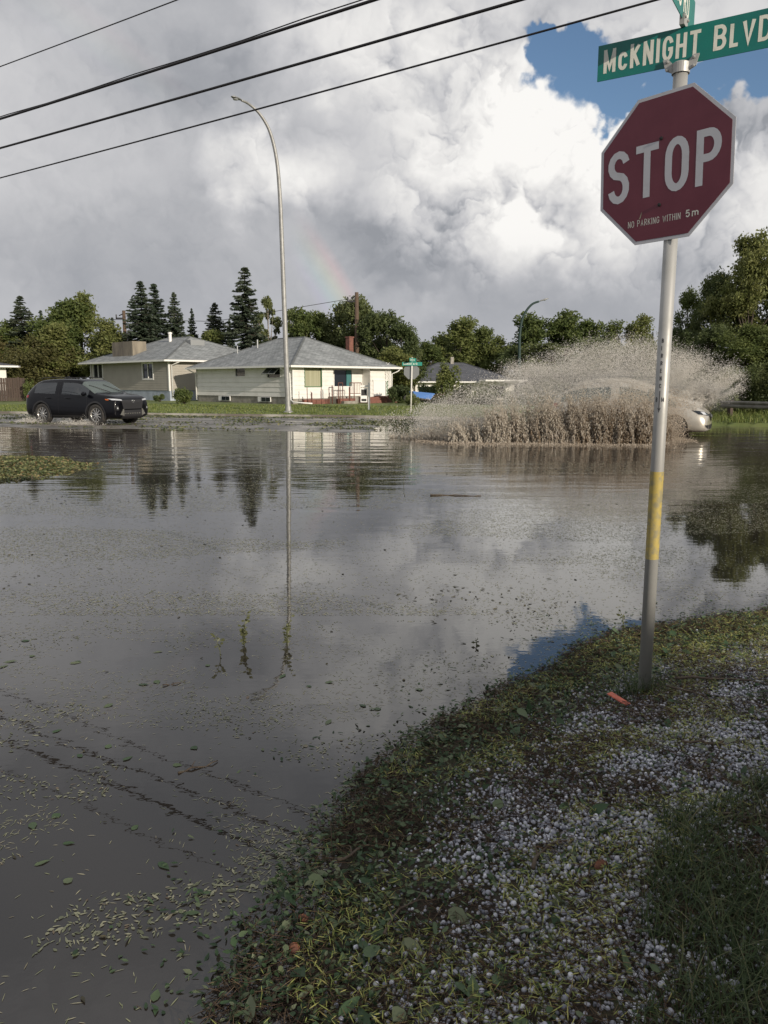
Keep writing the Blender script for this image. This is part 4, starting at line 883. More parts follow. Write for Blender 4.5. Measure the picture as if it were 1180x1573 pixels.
for x in np.arange(1.05, 1.9, .14): q.tube([(x, 0, .6), (x, 0, 1.25)], .012, 4)
q.build('rail', M['rust'], rl)
pl_i = 0
for k, x in enumerate((.35, .62, 1.25, 2.05, 2.2, 2.75, 2.95, 3.6)):
    p = C + dr * x - dl * (.9 + .25 * ((k * 7) % 3) * .4); zb = gz(p.x, p.y)
    o = MB().tube([(0, 0, -.1), (random.uniform(-.02, .02), 0, (1.0, .7, 1.05, 1.0, 1.1, .95, 1.1, 1.0)[k])], .022 + .014 * ((k % 3) == 1), 6).build('garden_stake', M['rust'], None, True)
    o.location = (p.x, p.y, zb); tag(o, 'rusty garden stake standing in the bed below the curtained window', 'stake', 'garden stakes before the white house')
# --- taupe house
C2 = at(261.5, 617, 54.7); C2.z = gz(C2.x, C2.y); zE2 = at(259, 553, 54.7).z - C2.z; C = C2
Wl2 = solve_len(C2, dl, 140.5); Wr2 = 9.0
ht = thing('bungalow', 'taupe sided bungalow with white trim and a broad stone chimney', 'house', C2, TH); f2 = .72
wz = (yl(235.5), yl(220.5), zrel(228, 581, 0, dl), zrel(228, 559, 0, dl)); wz2 = (yl(158.5), yl(145), zrel(152, 581, 0, dl), zrel(152, 560, 0, dl))
wz = (min(wz[:2]), max(wz[:2]), wz[2], wz[3]); wz2 = (min(wz2[:2]), max(wz2[:2]), wz2[2], wz2[3])
lap_wall(0, Wl2, f2, zE2 - .1, [wz, wz2], .16, .02, SIDE).build('wall', M['siding_taupe'], ht)
lap_wall(0, Wr2, f2, zE2 - .1, [], .16, .02).build('wall', M['siding_taupe'], ht)
MB().box((Wr2 - .02, .02, f2), (Wr2, Wl2, zE2 - .1)).box((.02, Wl2 - .02, f2), (Wr2 - .03, Wl2, zE2 - .1)).build('wall', M['siding_taupe'], ht)
MB().box((.03, .02, -.4), (Wr2 - .03, Wl2 - .04, f2 - .005)).build('foundation', M['foundation_blue'], ht)
MB().box((-.04, -.04, f2 - .05), (.06, -.021, zE2 - .1)).box((-.04, -.021, f2 - .05), (-.021, .08, zE2 - .1)).build('corner_board', M['trim'], ht); MB().box((-.04, Wl2 - .12, f2), (-.021, Wl2, zE2 - .1)).build('corner_board', M['trim'], ht)
window(ht, SIDE, wz[0], wz[1], wz[2], wz[3], .12, .07, 1); window(ht, SIDE, wz2[0], wz2[1], wz2[2], wz2[3], .12, .07, 1)
rise2 = at(257, 519, C2.y + 8).z - C2.z - zE2
rf = hip_roof(ht, Wr2, Wl2, zE2, .6, rise2, 5.1, 'y', M['shingle_grey'], M['trim'])
yc0, yc1 = sorted((yl(165), yl(193)))
MB().box((.6, yc0 - .2, zE2 + .1), (1.75, yc1 + .1, at(180, 525, C2.y + 6).z - C2.z)).build('chimney', M['chimney_stone'], rf)
MB().box((.5, yc0 - .3, zE2 + .0), (1.85, yc1 + .2, zE2 + .32)).build('flashing', M['trim'], rf)
MB().lathe([(.12, 0), (.12, .6), (.16, .62), (.16, .75), (0, .78)], 12, Matrix.Translation((3.6, 5.9, zE2 + rise2 - .4))).build('vent_pipe', M['trim'], rf)
MB().box((3.4, 2.6, zE2 + rise2 - .75), (4.6, 3.7, zE2 + rise2 - .35)).build('skylight', M['sign_back'], rf)
downspout(ht, [(.5, -.62, zE2 - .1), (.35, -.5, zE2 - .2), (.18, -.09, zE2 - .35), (.18, -.09, .2)])
# --- far dark roofed house behind the splash
C3 = at(640, 610, 70); C3.z = gz(C3.x, C3.y); C = C3
TH3 = R(8); ex = Vector((math.cos(TH3), math.sin(TH3), 0)); hx = thing('bungalow', 'low cream house with a dark slate hip roof beyond the hedge and splash', 'house', (at(626, 600, 70).x, 70, C3.z), TH3)
zE3 = at(640, 586, 70).z - C3.z; W3 = at(796, 600, 70).x - at(626, 600, 70).x; D3 = 9
m3 = [(1.0, 2.2, zE3 - 1.5, zE3 - .45), (4.9, 5.9, .3, zE3 - .3), (7.6, 9.0, zE3 - 1.5, zE3 - .4)]
lap_wall(0, W3, 0, zE3 - .1, m3, .22, .02).build('wall', M['white_paint'], hx)
MB().box((0, .001, 0), (.02, D3, zE3 - .1)).box((W3 - .02, .001, 0), (W3, D3, zE3 - .1)).box((.02, D3 - .02, 0), (W3 - .02, D3, zE3 - .1)).build('wall', M['white_paint'], hx)
for q_ in m3: window(hx, FRONT, *q_, .07)
rf = hip_roof(hx, W3, D3, zE3, .5, at(715, 557, 74).z - C3.z - zE3, 4.2, 'x', M['shingle_dark'], M['trim'])
zt = zE3 + at(715, 557, 74).z - C3.z - zE3
MB().box((4.9, 4.2, zt - .5), (5.2, 4.5, zt + .55)).build('vent_pipe', M['concrete'], rf)
MB().box((6.5, -2.6, zE3 + .02), (W3 + .4, .2, zE3 + .16)).build('porch_roof', M['trim'], rf)
# --- sliver of another house at the far left, its fence
C5 = at(13, 612, 55); C5.z = gz(C5.x, C5.y)
h5 = thing('bungalow', 'pale house with a white eave, just its corner showing behind the brown fence', 'house', C5, R(135))
z5 = at(13, 562, 55).z - C5.z
lap_wall(0, 9, 0, z5 - .1, [(1.2, 2.2, z5 - 1.5, z5 - .5)], .25, .02).build('wall', M['siding_white'], h5); window(h5, FRONT, 1.2, 2.2, z5 - 1.5, z5 - .5)
MB().box((0, .02, 0), (.02, 8, z5 - .1)).box((8.98, .02, 0), (9, 8, z5 - .1)).box((.02, 7.98, 0), (8.98, 8, z5 - .1)).build('wall', M['siding_white'], h5)
hip_roof(h5, 9, 8, z5, .6, .9, 3.5, 'x', M['shingle_dark'], M['trim'])
fp = [at(-160, 613, 50), at(41, 613, 52.5)]; fa = fp[0]; fb = fp[1]; L_ = (fb - fa).length; ang = math.atan2(fb.y - fa.y, fb.x - fa.x)
fn = thing('board_fence', 'dark brown board fence at the far left behind the black car', 'fence', (fa.x, fa.y, gz(fa.x, fa.y)), ang)
q = MB(); fh = at(30, 580, 52).z - gz(fb.x, fb.y)
x = 0
while x < L_ - .15: q.box((x, 0, .05), (x + .135, .02, fh - random.uniform(0, .03))); x += .15
q.box((0, .021, .4), (L_, .06, .48)); q.box((0, .021, fh - .4), (L_, .06, fh - .32)); q.build('boards', M['fence_wood'], fn)
x = 0
while x < L_: MB().box((x, -.05, 0), (x + .1, -.002, fh + .05)).build('fence_post', M['fence_wood'], fn); x += 2.4
# ------------------------------------------------------------------ small far objects
sp = at(631, 635, 36); zb = gz(sp.x, sp.y); zt = at(633, 561, 36).z - zb
s2_ = thing('sign_pole', 'slim pale pole across the flood carrying the back of a stop sign', 'sign pole', (sp.x, sp.y, zb))
MB().tube([(0, 0, -.2), (.05, 0, zt + .35)], .035, 10).build('tube', M['white_paint'], s2_, True)
o = MB().prism([(.38 * math.cos(R(22.5 + 45 * i)), .38 * math.sin(R(22.5 + 45 * i))) for i in range(8)], .006).build('stop_sign', M['sign_back'], None); o.location = (sp.x + .03, sp.y + .05, zb + zt - .28); o.rotation_euler = (0, 0, R(-8))
tag(o, 'grey unpainted back of an octagonal sign on the pole across the water', 'stop sign')
for dz, rz_, wd, lab, tx in ((.06, R(4), .92, 'small green street name blade, lower of the two across the flood', 'McKNIGHT BLVD'), (.24, R(66), .80, 'small green street name blade, upper of the two across the flood', 'SIMONS RD')):
    o = thing('street_sign', lab, 'street sign', (sp.x + .05, sp.y, zb + zt + dz), rz_)
    MB().box((-wd / 2, -.04, -.08), (wd / 2, -.037, .08)).build('blade', M['far_sign_green'], o)
    q = MB(); letters(q, tx, -wd / 2 + .06, -.045, .09, .042 if len(tx) > 9 else .06, .012, .013, -.0415); q.build('street_lettering', M['letter_white'], o)
yp = at(567, 632, 38.5); zb = gz(yp.x, yp.y)
ys_ = thing('yard_sign', 'white post with a hanging black and white yard sign on the lawn', 'yard sign', (yp.x, yp.y, zb), R(10))
h_ = at(567, 588, 38.5).z - zb
MB().box((-.045, -.045, -.1), (.045, .045, h_)).box((-.42, -.03, h_ - .2), (-.046, .03, h_ - .12)).build('post', M['trim'], ys_)
pn = MB().box((-.42, -.012, h_ - .95), (-.09, .012, h_ - .26)).build('panel', M['trim'], ys_)
MB().box((-.39, -.017, h_ - .62), (-.12, -.0125, h_ - .32)).box((-.38, -.017, h_ - .90), (-.13, -.0125, h_ - .78)).build('print', M['black'], pn)
mk = at(558, 590, 38); 
bp_ = at(648, 622, 46); zb = gz(bp_.x, bp_.y)
wbw = thing('wheelbarrow', 'blue wheelbarrow tipped up on the grass beside the hedge', 'wheelbarrow', (bp_.x, bp_.y, zb + .35), R(200))
wbm = MB(); a = [(-.45, -.3, 0), (.5, -.22, 0), (.5, .22, 0), (-.45, .3, 0)]; b_ = [(-.62, -.42, .38), (.75, -.34, .32), (.75, .34, .32), (-.62, .42, .38)]
wbm.add(a + b_, [(0, 1, 2, 3), (0, 4, 5, 1), (1, 5, 6, 2), (2, 6, 7, 3), (3, 7, 4, 0)]); o = wbm.build('tray', M['blue_plastic'], wbw)
for s in (-1, 1): MB().tube([(-1.3, s * .32, .5), (-.5, s * .25, -.03), (.6, s * .2, -.08), (.95, s * .05, -.12)], .022, 6).build('handle', M['wood_pole'], wbw)
MB().lathe([(.10, -.04), (.19, -.05), (.21, 0), (.19, .05), (.10, .04), (.10, -.04)], 16, Matrix.Translation((.95, 0, -.14)) @ Matrix.Rotation(R(90), 4, 'X')).build('wheel', M['rubber'], wbw, True)
wbw.rotation_euler = (0, R(-8), R(200))
# guard rail, far right
ga = at(1108, 628, 31); gb_ = at(1420, 640, 24); Lr = (gb_ - ga).length; an = math.atan2(gb_.y - ga.y, gb_.x - ga.x)
ga.z = 0
gr = thing('guard_rail', 'weathered grey guard rail on posts at the far right edge of the water', 'guard rail', (ga.x, ga.y, gz(ga.x, ga.y)), an)
q = MB(); prof = [(-.02, .38), (-.06, .42), (-.06, .47), (-.02, .52), (-.06, .57), (-.06, .62), (-.02, .66)]
vs = [(x, y, z) for x in (0, Lr) for y, z in prof]; q.add(vs, [(i, i + 1, i + 8, i + 7) for i in range(6)]); q.build('rail', M['rail'], gr)
for k in range(int(Lr / 2.2) + 1): MB().box((.3 + k * 2.2, .0, -.2), (.45 + k * 2.2, .15, .68)).build('post', M['fence_wood'], gr)
# orange strip and cones, twigs
op = onz(951, 1066, .10); o = thing('orange_marker', 'bright orange plastic strip lying on the litter left of the pole', 'plastic strip', (op.x, op.y, gz(op.x, op.y) + .030), R(-58)); o.rotation_euler = (R(8), R(6), R(-62))
MB().box((-.062, -.015, -.002), (.062, .015, .002)).box((-.05, -.011, .0022), (.02, .0, .0028)).build('strip', M['orange'], o, bevel=.001)
def cone_at(px, py, s, label):
    p = onz(px, py, .05); z = max(gz(p.x, p.y), 0) + s * .7; o = MB(); vs = []; fs = []
    for i in range(11):
        for k in range(10):
            t = i / 10; r = s * math.sin(math.pi * min(1, t * .92 + .04)) ** .8 * (1.0 - .25 * t); a = 2 * math.pi * (k + .5 * (i % 2)) / 10; r *= 1.16 if i % 2 else .86
            vs.append((r * math.cos(a), (t - .5) * s * 3.0, r * math.sin(a)))
    for i in range(10):
        for k in range(10): fs.append((i * 10 + k, i * 10 + (k + 1) % 10, (i + 1) * 10 + (k + 1) % 10, (i + 1) * 10 + k))
    c = o.add(vs, fs).build('pine_cone', M['cone'], None, False); c.location = (p.x, p.y, z); c.rotation_euler = (random.uniform(-.3, .3), 0, random.uniform(0, 6)); tag(c, label, 'pine cone', 'pine cones')
cone_at(922, 1358, .017, 'reddish brown pine cone lying among hailstones in the middle of the bank'); cone_at(467, 1393, .014, 'pine cone at the water edge, farther of the two by the lower bank'); cone_at(452, 1440, .017, 'pale orange pine cone at the water edge, nearer of the two')
def twig(px, py, L_, ang, label, r=.004, fork=2, z=None, name='twig'):
    p = onz(px, py, .06 if z is None else z); zz = (max(gz(p.x, p.y), 0) + .022) if z is None else z; q = MB(); pts = []
    for i in range(7):
        t = i / 6 - .5; pts.append((t * L_, .06 * L_ * math.sin(t * 5 + px), .006 * math.sin(i * 2.1 + py)))
    q.tube(pts, [r * (1.15 - .1 * i) for i in range(7)], 6)
    for k in range(fork):
        b_ = Vector(pts[2 + 2 * k]); s = (-1) ** k; q.tube([b_, b_ + Vector((L_ * .12, s * L_ * .10, .008)), b_ + Vector((L_ * .2, s * L_ * .2, .004))], [r * .6, r * .5, r * .3], 5)
    o = q.build(name, M['twig'], None, True); o.location = (p.x, p.y, zz); o.rotation_euler = (0, 0, R(ang)); return tag(o, label, 'twig', 'fallen twigs')
twig(1080, 1085, .34, -38, 'long dark twig lying on hail right of the pole foot', .0045); twig(1120, 1068, .5, -14, 'longest dark branch on the bank, reaching the right edge behind the pole foot', .006)
twig(1085, 1172, .2, 2, 'short thick dark twig lying level on the hail right of centre bank', .005); twig(838, 1325, .20, 55, 'dark twig bundle slanting across hail in the middle of the bank', .006)
twig(305, 1178, .17, 40, 'brown twig floating on the near water among the wire reflections', .004, 1, .004); twig(268, 1050, .12, 35, 'small twig floating left of the drowned weeds', .003, 1, .003)
twig(930, 1005, .3, 5, 'thin twig lying at the shore just left of the pole', .003); twig(545, 1290, .16, 55, 'short brown twig at the shoreline edge of the lower bank', .005)
twig(700, 761, .7, 0, 'straight reddish stick floating far out on the water', .010, 0, .006)
twig(618, 1390, .22, 60, 'dark stem lying over the litter on the lower bank', .004); twig(1150, 1300, .18, -20, 'twig caught in the uncut grass at the lower right', .004)
# drowned weeds standing out of the water
def weed(px, py, h, label, lean, nl, seed):
    p = onz(px, py, 0); rr = random.Random(seed); t = thing('weed', label, 'weed', (p.x, p.y, 0), 0, 'drowned weeds'); q = MB(); lf = MB()
    for s in range(3 if nl > 8 else 2):
        hx_ = h * (1, .8, .6)[s]; ln = lean + rr.uniform(-.25, .25); an = rr.uniform(-.6, .6); pts = [(math.sin(ln) * hx_ * u * u + .004 * math.sin(u * 9 + s), an * .04 * u, hx_ * u - .03 * (u == 0)) for u in (0, .25, .5, .75, 1)]
        q.tube(pts, [.0022, .002, .0018, .0014, .0008], 5)
        for k in range(nl):
            u = rr.uniform(.15, 1); i = min(3, int(u * 4)); b_ = Vector(pts[i]).lerp(Vector(pts[i + 1]), u * 4 - i); a = rr.uniform(0, 6.28); Lf = rr.uniform(.012, .034); d = Vector((math.cos(a), math.sin(a) * .6, rr.uniform(-.1, .8))).normalized() * Lf; sd_ = d.cross(Vector((0, 1, .2))).normalized() * Lf * .28
            lf.add([b_, b_ + d * .5 + sd_, b_ + d, b_ + d * .5 - sd_], [(0, 1, 2, 3)])
    q.build('stem', M['weed_green'], t, True); lf.build('leaves', M['weed_green'], t)
M['weed_green'] = vary(mat('weed_green', (.11, .12, .05), .6), (.06, .065, .03), 60)
weed(338, 1008, .125, 'sparse drowned weed, leftmost of the three standing in the water', -.1, 7, 3); weed(375, 992, .20, 'leafy upright drowned weed between two sparser ones', .05, 22, 5); weed(441, 992, .20, 'tall forked drowned weed, rightmost of the three in the water', .18, 12, 9)
weed(732, 992, .05, 'tiny bare weed tip poking from the water left of the shore', .1, 3, 12); weed(960, 975, .16, 'thin weed with a crossing stalk standing beside the pole at the shore', -.05, 6, 14); weed(620, 742, .32, 'small bare twig standing in the water far out below the splash', .2, 2, 16)
# ------------------------------------------------------------------ trees
def quads(name, C_, size, aspect, matl, parent, up=.0, dirs=None):
    n = len(C_); size = np.broadcast_to(size, n)
    if dirs is None:
        a = RNG.normal(size=(n, 3)); a /= np.linalg.norm(a, axis=1)[:, None]
    else: a = dirs
    r = RNG.normal(size=(n, 3)); b = np.cross(a, r); b /= np.linalg.norm(b, axis=1)[:, None] + 1e-9
    a = a * size[:, None]; b = b * (size * aspect)[:, None]
    V = np.stack([C_ - a, C_ - a * .1 + b, C_ + a, C_ - a * .1 - b], 1).reshape(-1, 3)
    return np_mesh(name, V, np.arange(n * 4).reshape(-1, 4), matl, parent)
def deciduous(seed, H, Rw, leafmat, barkmat, n=9000, lobes=18, low=.2, leaf=.14, airy=0.0, label=''):
    rr = np.random.default_rng(seed); t = thing('tree', label, 'tree'); cen = []
    for i in range(lobes):
        u = rr.uniform(low + .08, .95); ang = rr.uniform(0, 2 * np.pi); prof = math.sin(math.pi * min(1, (u - low) / (1 - low) * .78 + .2)) ** .7
        rad = Rw * prof * rr.uniform(.25, .82) * (1 - .15 * u); cen.append((rad * math.cos(ang), rad * math.sin(ang), u * H, Rw * rr.uniform(.20, .42) * (1 - airy * .3)))
    cen.append((0, 0, H * .90, Rw * .25)); cen = np.array(cen)
    w_ = cen[:, 3] ** 2; w_ /= w_.sum(); idx = rr.choice(len(cen), n, p=w_)
    d = rr.normal(size=(n, 3)); d /= np.linalg.norm(d, axis=1)[:, None]; rad = cen[idx, 3] * rr.uniform(.25, 1.12, n) ** .6
    # sprays of twigs inside each lobe leave gaps
    k = 26; sp_ = rr.normal(size=(len(cen), k, 3)); sp_ /= np.linalg.norm(sp_, axis=2)[..., None]; j = rr.integers(0, k, n)
    dd = sp_[idx, j] * .8 + d * (.34 - .1 * airy); P = cen[idx, :3] + dd * rad[:, None] * np.array([1, 1, 1.05])
    P[:, 2] = np.maximum(P[:, 2], H * low * .6)
    global RNG
    quads('crown', P, leaf * rr.uniform(.6, 1.3, n), .55, leafmat, t)
    mb = MB(); tr = max(.08, H * .014); mb.tube([(0, 0, -.3), (.03 * H * .3, 0, H * .3), (-.02 * H * .2, .02 * H, H * .6), (0, 0, H * .88)], [tr * 1.3, tr, tr * .6, tr * .15], 9)
    for c in cen[: min(len(cen), 14)]:
        z0 = max(H * .15, c[2] * .55); mb.tube([(0, 0, z0), (c[0] * .5, c[1] * .5, z0 + (c[2] - z0) * .45), tuple(c[:3])], [tr * .5, tr * .32, tr * .1], 6)
    mb.build('trunk', barkmat, t, True); return t
def conifer(seed, H, Rw, label=''):
    rr = np.random.default_rng(seed); t = thing('spruce', label, 'tree'); C_ = []; Dd = []; S = []; mb = MB(); tr = H * .013
    mb.tube([(0, 0, -.3), (0, 0, H * .5), (0, 0, H * .99)], [tr, tr * .6, .01], 8)
    z = H * .06
    while z < H * .985:
        u = z / H; nb = 11 if u < .85 else 6; Lb = Rw * (1 - u) ** .78 * .98 + .08
        for b in range(nb):
            a = rr.uniform(0, 2 * np.pi); Lk = Lb * rr.uniform(.42, 1.15); droop = .28 + .25 * (1 - u)
            if rr.uniform() < .08: continue
            m = max(5, int(Lk / .085)); s = np.linspace(.12, 1, m); x = s * Lk
            zz = z - droop * Lk * s + .30 * Lk * s ** 2.4
            if b % 3 == 0: mb.tube([(0, 0, z), (math.cos(a) * Lk * .9, math.sin(a) * Lk * .9, float(zz[-2]))], [.02, .008], 4, False)
            for q in range(4):
                px_ = np.cos(a) * x; py_ = np.sin(a) * x; side = rr.uniform(-1, 1, m) * .20 * Lk * (1 - .6 * s)
                C_.append(np.stack([px_ - np.sin(a) * side, py_ + np.cos(a) * side, zz - rr.uniform(0, .10, m)], -1))
                sg = np.sign(side); dv = np.stack([np.cos(a) * .7 - np.sin(a) * sg * .6, np.sin(a) * .7 + np.cos(a) * sg * .6, np.full(m, -.25) + rr.uniform(-.3, .25, m)], -1)
                Dd.append(dv / np.linalg.norm(dv, axis=1)[:, None]); S.append(rr.uniform(.09, .19, m))
        z += H * .021 * rr.uniform(.7, 1.3) * (1.3 - .5 * u)
    C_ = np.concatenate(C_); Dd = np.concatenate(Dd); S = np.concatenate(S)
    quads('crown', C_, S, .34, M['needle'], t, dirs=Dd); mb.build('trunk', M['bark'], t, True); return t
protos = {}
PH = 10.0
def proto(k):
    if k in protos: return protos[k], False
    kind, s = k.split(':'); s = int(s)
    if kind == 'con': p = conifer(100 + s, PH, 2.9 if s != 2 else 2.3)
    elif kind == 'dec': p = deciduous(200 + s, PH, 3.3, M['leaf'], M['bark'], 14000, 20, .16, .15)
    elif kind == 'dark': p = deciduous(300 + s, PH, 3.6, M['leaf_dark'], M['bark'], 14000, 22, .12, .15)
    elif kind == 'airy': p = deciduous(400 + s, PH, 2.4, M['leaf_airy'], M['birch'], 6000, 18, .2, .13, 1.0)
    elif kind == 'brown': p = deciduous(500 + s, PH, 4.6, M['leaf_brown'], M['bark'], 13000, 20, .1, .16)
    elif kind == 'near': p = deciduous(600 + s, PH, 3.4, M['leaf_dark'] if s % 2 else M['leaf'], M['bark'], 26000, 26, .06, .10, .3)
    protos[k] = p; return p, True
PR = {'con': 2.9, 'dec': 3.3, 'dark': 3.6, 'airy': 2.4, 'brown': 4.6, 'near': 3.4}
def tree(k, px, pyt, wpx, Y, label, group='trees beyond the houses'):
    p, first = proto(k); kind = k.split(':')[0]; top = at(px, pyt, Y); zb = gz(top.x, Y); H = (top.z - zb) * 1.02; sw = wpx * Y / F / 2 / PR[kind] * {'con': 1.65, 'near': 1.15, 'airy': 1.35}.get(kind, 1.62)
    t = p if first else copy_tree(p)
    t.location = (top.x, Y, zb); t.rotation_euler = (0, 0, random.uniform(0, 6.28)); t.scale = (sw, sw, H / PH)
    t.name = {'con': 'spruce', 'near': 'roadside_tree'}.get(kind, 'leafy_tree'); tag(t, label, 'tree', group); return t
TL = [
 ('con:0', 30, 455, 62, 72, 'tall spruce at the far left with a bare spire, above the brown leaved tree'), ('con:2', 62, 477, 34, 76, 'slim dark spruce between the far left spruce and the leafy twin crowned tree'),
 ('con:0', 215, 432, 66, 66, 'big dark spruce just right of the transformer pole, left half of the pair'), ('con:1', 236, 437, 62, 68, 'big dark spruce overlapping the pair right of the transformer pole'), ('con:1', 267, 450, 44, 68, 'dark spruce standing third from the transformer pole'),
 ('con:2', 294, 474, 28, 70, 'small pointed spruce between two larger spruces above the taupe roof'), ('con:1', 330, 466, 54, 68, 'broad spruce left of the tallest spruce'), ('con:0', 375, 411, 66, 64, 'tallest spruce, rising behind the left slope of the white house roof'),
 ('con:2', 352, 490, 26, 72, 'short dark spruce tucked against the tallest spruce'), ('con:2', 172, 488, 30, 80, 'dark spruce top left of the transformer pole'),
 ('dec:0', 98, 461, 66, 70, 'leafy green tree with twin crowns, left crown'), ('dec:1', 122, 460, 60, 71, 'leafy green tree with twin crowns, right crown'), ('dec:2', 152, 486, 60, 66, 'rounded green tree left of the stone chimney'), ('dec:3', 75, 500, 66, 68, 'green tree filling in behind the brown leaved tree'),
 ('brown:0', 50, 515, 84, 67, 'low brown tinged tree over the board fence'), ('brown:0', -5, 520, 80, 70, 'brown tinged tree cut by the left edge'), ('dark:0', 92, 535, 64, 72, 'dark low tree behind the black car'), ('dark:1', 170, 520, 60, 68, 'dark bushy tree left of the taupe house chimney'), ('dec:1', 12, 500, 60, 72, 'pale green tree under the far left spruce'),
 ('dec:0', 318, 508, 50, 66, 'low bright green tree between the two house roofs'), ('dec:2', 292, 514, 40, 64, 'small green tree above the taupe roof end'),
 ('airy:0', 412, 458, 42, 68, 'airy pale leaved tree right of the tallest spruce'), ('airy:1', 398, 480, 36, 72, 'thin pale tree half hidden by the tallest spruce'), ('airy:1', 449, 474, 32, 70, 'thin leafed tree just right of the tall lamp post'),
 ('dec:3', 470, 478, 54, 66, 'green tree above the ridge of the white house'), ('dec:0', 496, 480, 50, 68, 'bright green tree right of the white house ridge'), ('dark:0', 526, 467, 58, 66, 'tall dark tree left of the brown utility pole'), ('dark:1', 560, 466, 62, 64, 'dark leafy tree directly behind the brown utility pole'),
 ('dark:2', 592, 482, 66, 62, 'rounded dark tree right of the red brick chimney'), ('dark:0', 618, 500, 56, 60, 'dark tree leaning over the right end of the white house'), ('dec:2', 606, 530, 60, 58, 'low leafy tree at the right corner of the white house'), ('airy:0', 638, 520, 24, 70, 'small thin tree beside the far stop sign'),
 ('dec:1', 660, 530, 52, 78, 'small green tree left of the dark roofed house'), ('dec:3', 702, 492, 66, 84, 'tall rounded tree behind the dark roofed house'), ('dec:0', 735, 503, 46, 86, 'narrower tree right of the tallest behind the dark roof'), ('dark:1', 680, 520, 60, 90, 'dark tree filling behind the dark roof'),
 ('dec:2', 768, 514, 56, 84, 'green tree just left of the green lamp post'), ('dark:2', 745, 530, 60, 88, 'low dark tree behind the dark roofed house'), ('dec:3', 826, 486, 72, 84, 'wide green tree right of the green lamp post'), ('dec:1', 868, 486, 70, 84, 'wide green tree behind the middle of the spray'), ('dec:0', 902, 492, 56, 86, 'green tree left of the gap before the last crown'),
 ('dec:2', 948, 490, 60, 86, 'green tree left of the stop sign pole above the spray'), ('dec:1', 982, 493, 54, 86, 'green tree just left of the stop sign pole'), ('con:2', 1003, 510, 20, 95, 'small dark spruce tip against the left side of the stop sign pole'), ('dark:0', 850, 530, 90, 78, 'dark tree mass behind the spray, left'), ('dark:1', 925, 528, 90, 78, 'dark tree mass behind the spray, middle'), ('dark:2', 990, 530, 90, 76, 'dark tree mass behind the spray, near the pole'), ('dark:2', 795, 535, 60, 80, 'dark tree behind the foot of the green lamp post'),
]
for a in TL: tree(*a)
NL = [('near:0', 1058, 447, 80, 42, 'slender topped roadside tree right of the stop sign pole'), ('near:1', 1108, 412, 90, 40, 'roadside tree stepping up toward the tallest at the right edge'), ('near:2', 1165, 358, 130, 38, 'tallest roadside tree at the right edge'), ('near:3', 1215, 385, 120, 41, 'roadside tree cut by the right edge behind the tallest'),
 ('near:1', 1045, 500, 90, 40, 'low dark roadside tree directly behind the pole'), ('near:3', 1090, 505, 100, 36, 'dark leafy roadside tree behind the spray jets'), ('near:2', 1150, 500, 120, 34.5, 'bushy roadside tree above the guard rail'), ('near:1', 1225, 500, 120, 34, 'bushy roadside tree at the right edge beyond the guard rail'), ('near:0', 1320, 400, 160, 37, 'big roadside tree out past the right edge')]
for a in NL: tree(*a, group='roadside trees by the guard rail')
# shrubs
def shrub(px, pyb, pyt, wpx, Y, label, matl, n=1600, leaf=.06, name='shrub', group=None, depth=1.0):
    c = at(px, pyb, Y); zb = gz(c.x, Y); H = at(px, pyt, Y).z - zb; W = wpx * Y / F / 2; t = thing(name, label, 'shrub', (c.x, Y, zb), 0, group)
    k = 14; cen = np.stack([RNG.uniform(-.7, .7, k) * W, RNG.uniform(-.6, .6, k) * W * depth, RNG.uniform(.25, .8, k) * H], -1); i = RNG.integers(0, k, n)
    d = RNG.normal(size=(n, 3)); d /= np.linalg.norm(d, axis=1)[:, None]; P = cen[i] + d * np.array([W * .36, W * .36 * depth, H * .30]) * RNG.uniform(.5, 1.1, n)[:, None]; P[:, 2] = np.maximum(P[:, 2], .02)
    quads('foliage', P, leaf * RNG.uniform(.6, 1.4, n), .5, matl, t)
    q = MB()
    for c_ in cen[:8]: q.tube([(0, 0, -.1), tuple(c_ * .5), tuple(c_)], [.03, .02, .006], 5)
    q.build('stems', M['bark'], t, True); return t
shrub(284, 622, 596, 34, 47, 'round green shrub between the taupe house and the white house', M['leaf'], 2600)
shrub(246, 618, 606, 20, 52, 'small grey green shrub at the taupe house foundation', M['leaf_dark'], 900)
shrub(45, 612, 584, 16, 52, 'green shrub at the end of the board fence', M['leaf'], 900)
for i, (px, pt, wd, Y) in enumerate(((612, 592, 40, 49), (668, 590, 50, 55), (705, 592, 60, 56), (752, 592, 60, 57), (800, 590, 60, 58), (845, 585, 60, 58), (900, 580, 80, 60), (960, 578, 80, 60))):
    shrub(px, 625, pt, wd, Y, ['dark shrub at the right corner of the white house', 'dark hedge shrub left of the blue wheelbarrow line', 'hedge shrub before the dark roofed house, middle', 'hedge shrub before the cream garage', 'hedge shrub at the foot of the green lamp post', 'hedge shrub behind the spray left of the silver car', 'hedge shrub behind the roof of the silver car', 'hedge shrub behind the windscreen of the silver car'][i], M['leaf_dark'], 2200, .09, 'hedge_shrub', 'hedge shrubs below the dark roofed house')
shrub(636, 628, 606, 30, 44, 'pale grey green shrub at the foot of the far stop sign', M['leaf_airy'], 1200)
shrub(690, 622, 558, 46, 48, 'tall loose shrub in front of the dark roofed house', M['leaf'], 3600, .08, depth=.8)
shrub(1080, 642, 590, 40, 31, 'reddish brown shrub behind the front spray', M['leaf_brown'], 2400, .05)
shrub(1125, 636, 570, 90, 33, 'dark shrub above the guard rail', M['leaf_dark'], 5000, .06, group='shrubs behind the guard rail'); shrub(1190, 640, 560, 90, 32, 'dark shrub at the right end of the guard rail', M['leaf_dark'], 5000, .06, group='shrubs behind the guard rail')
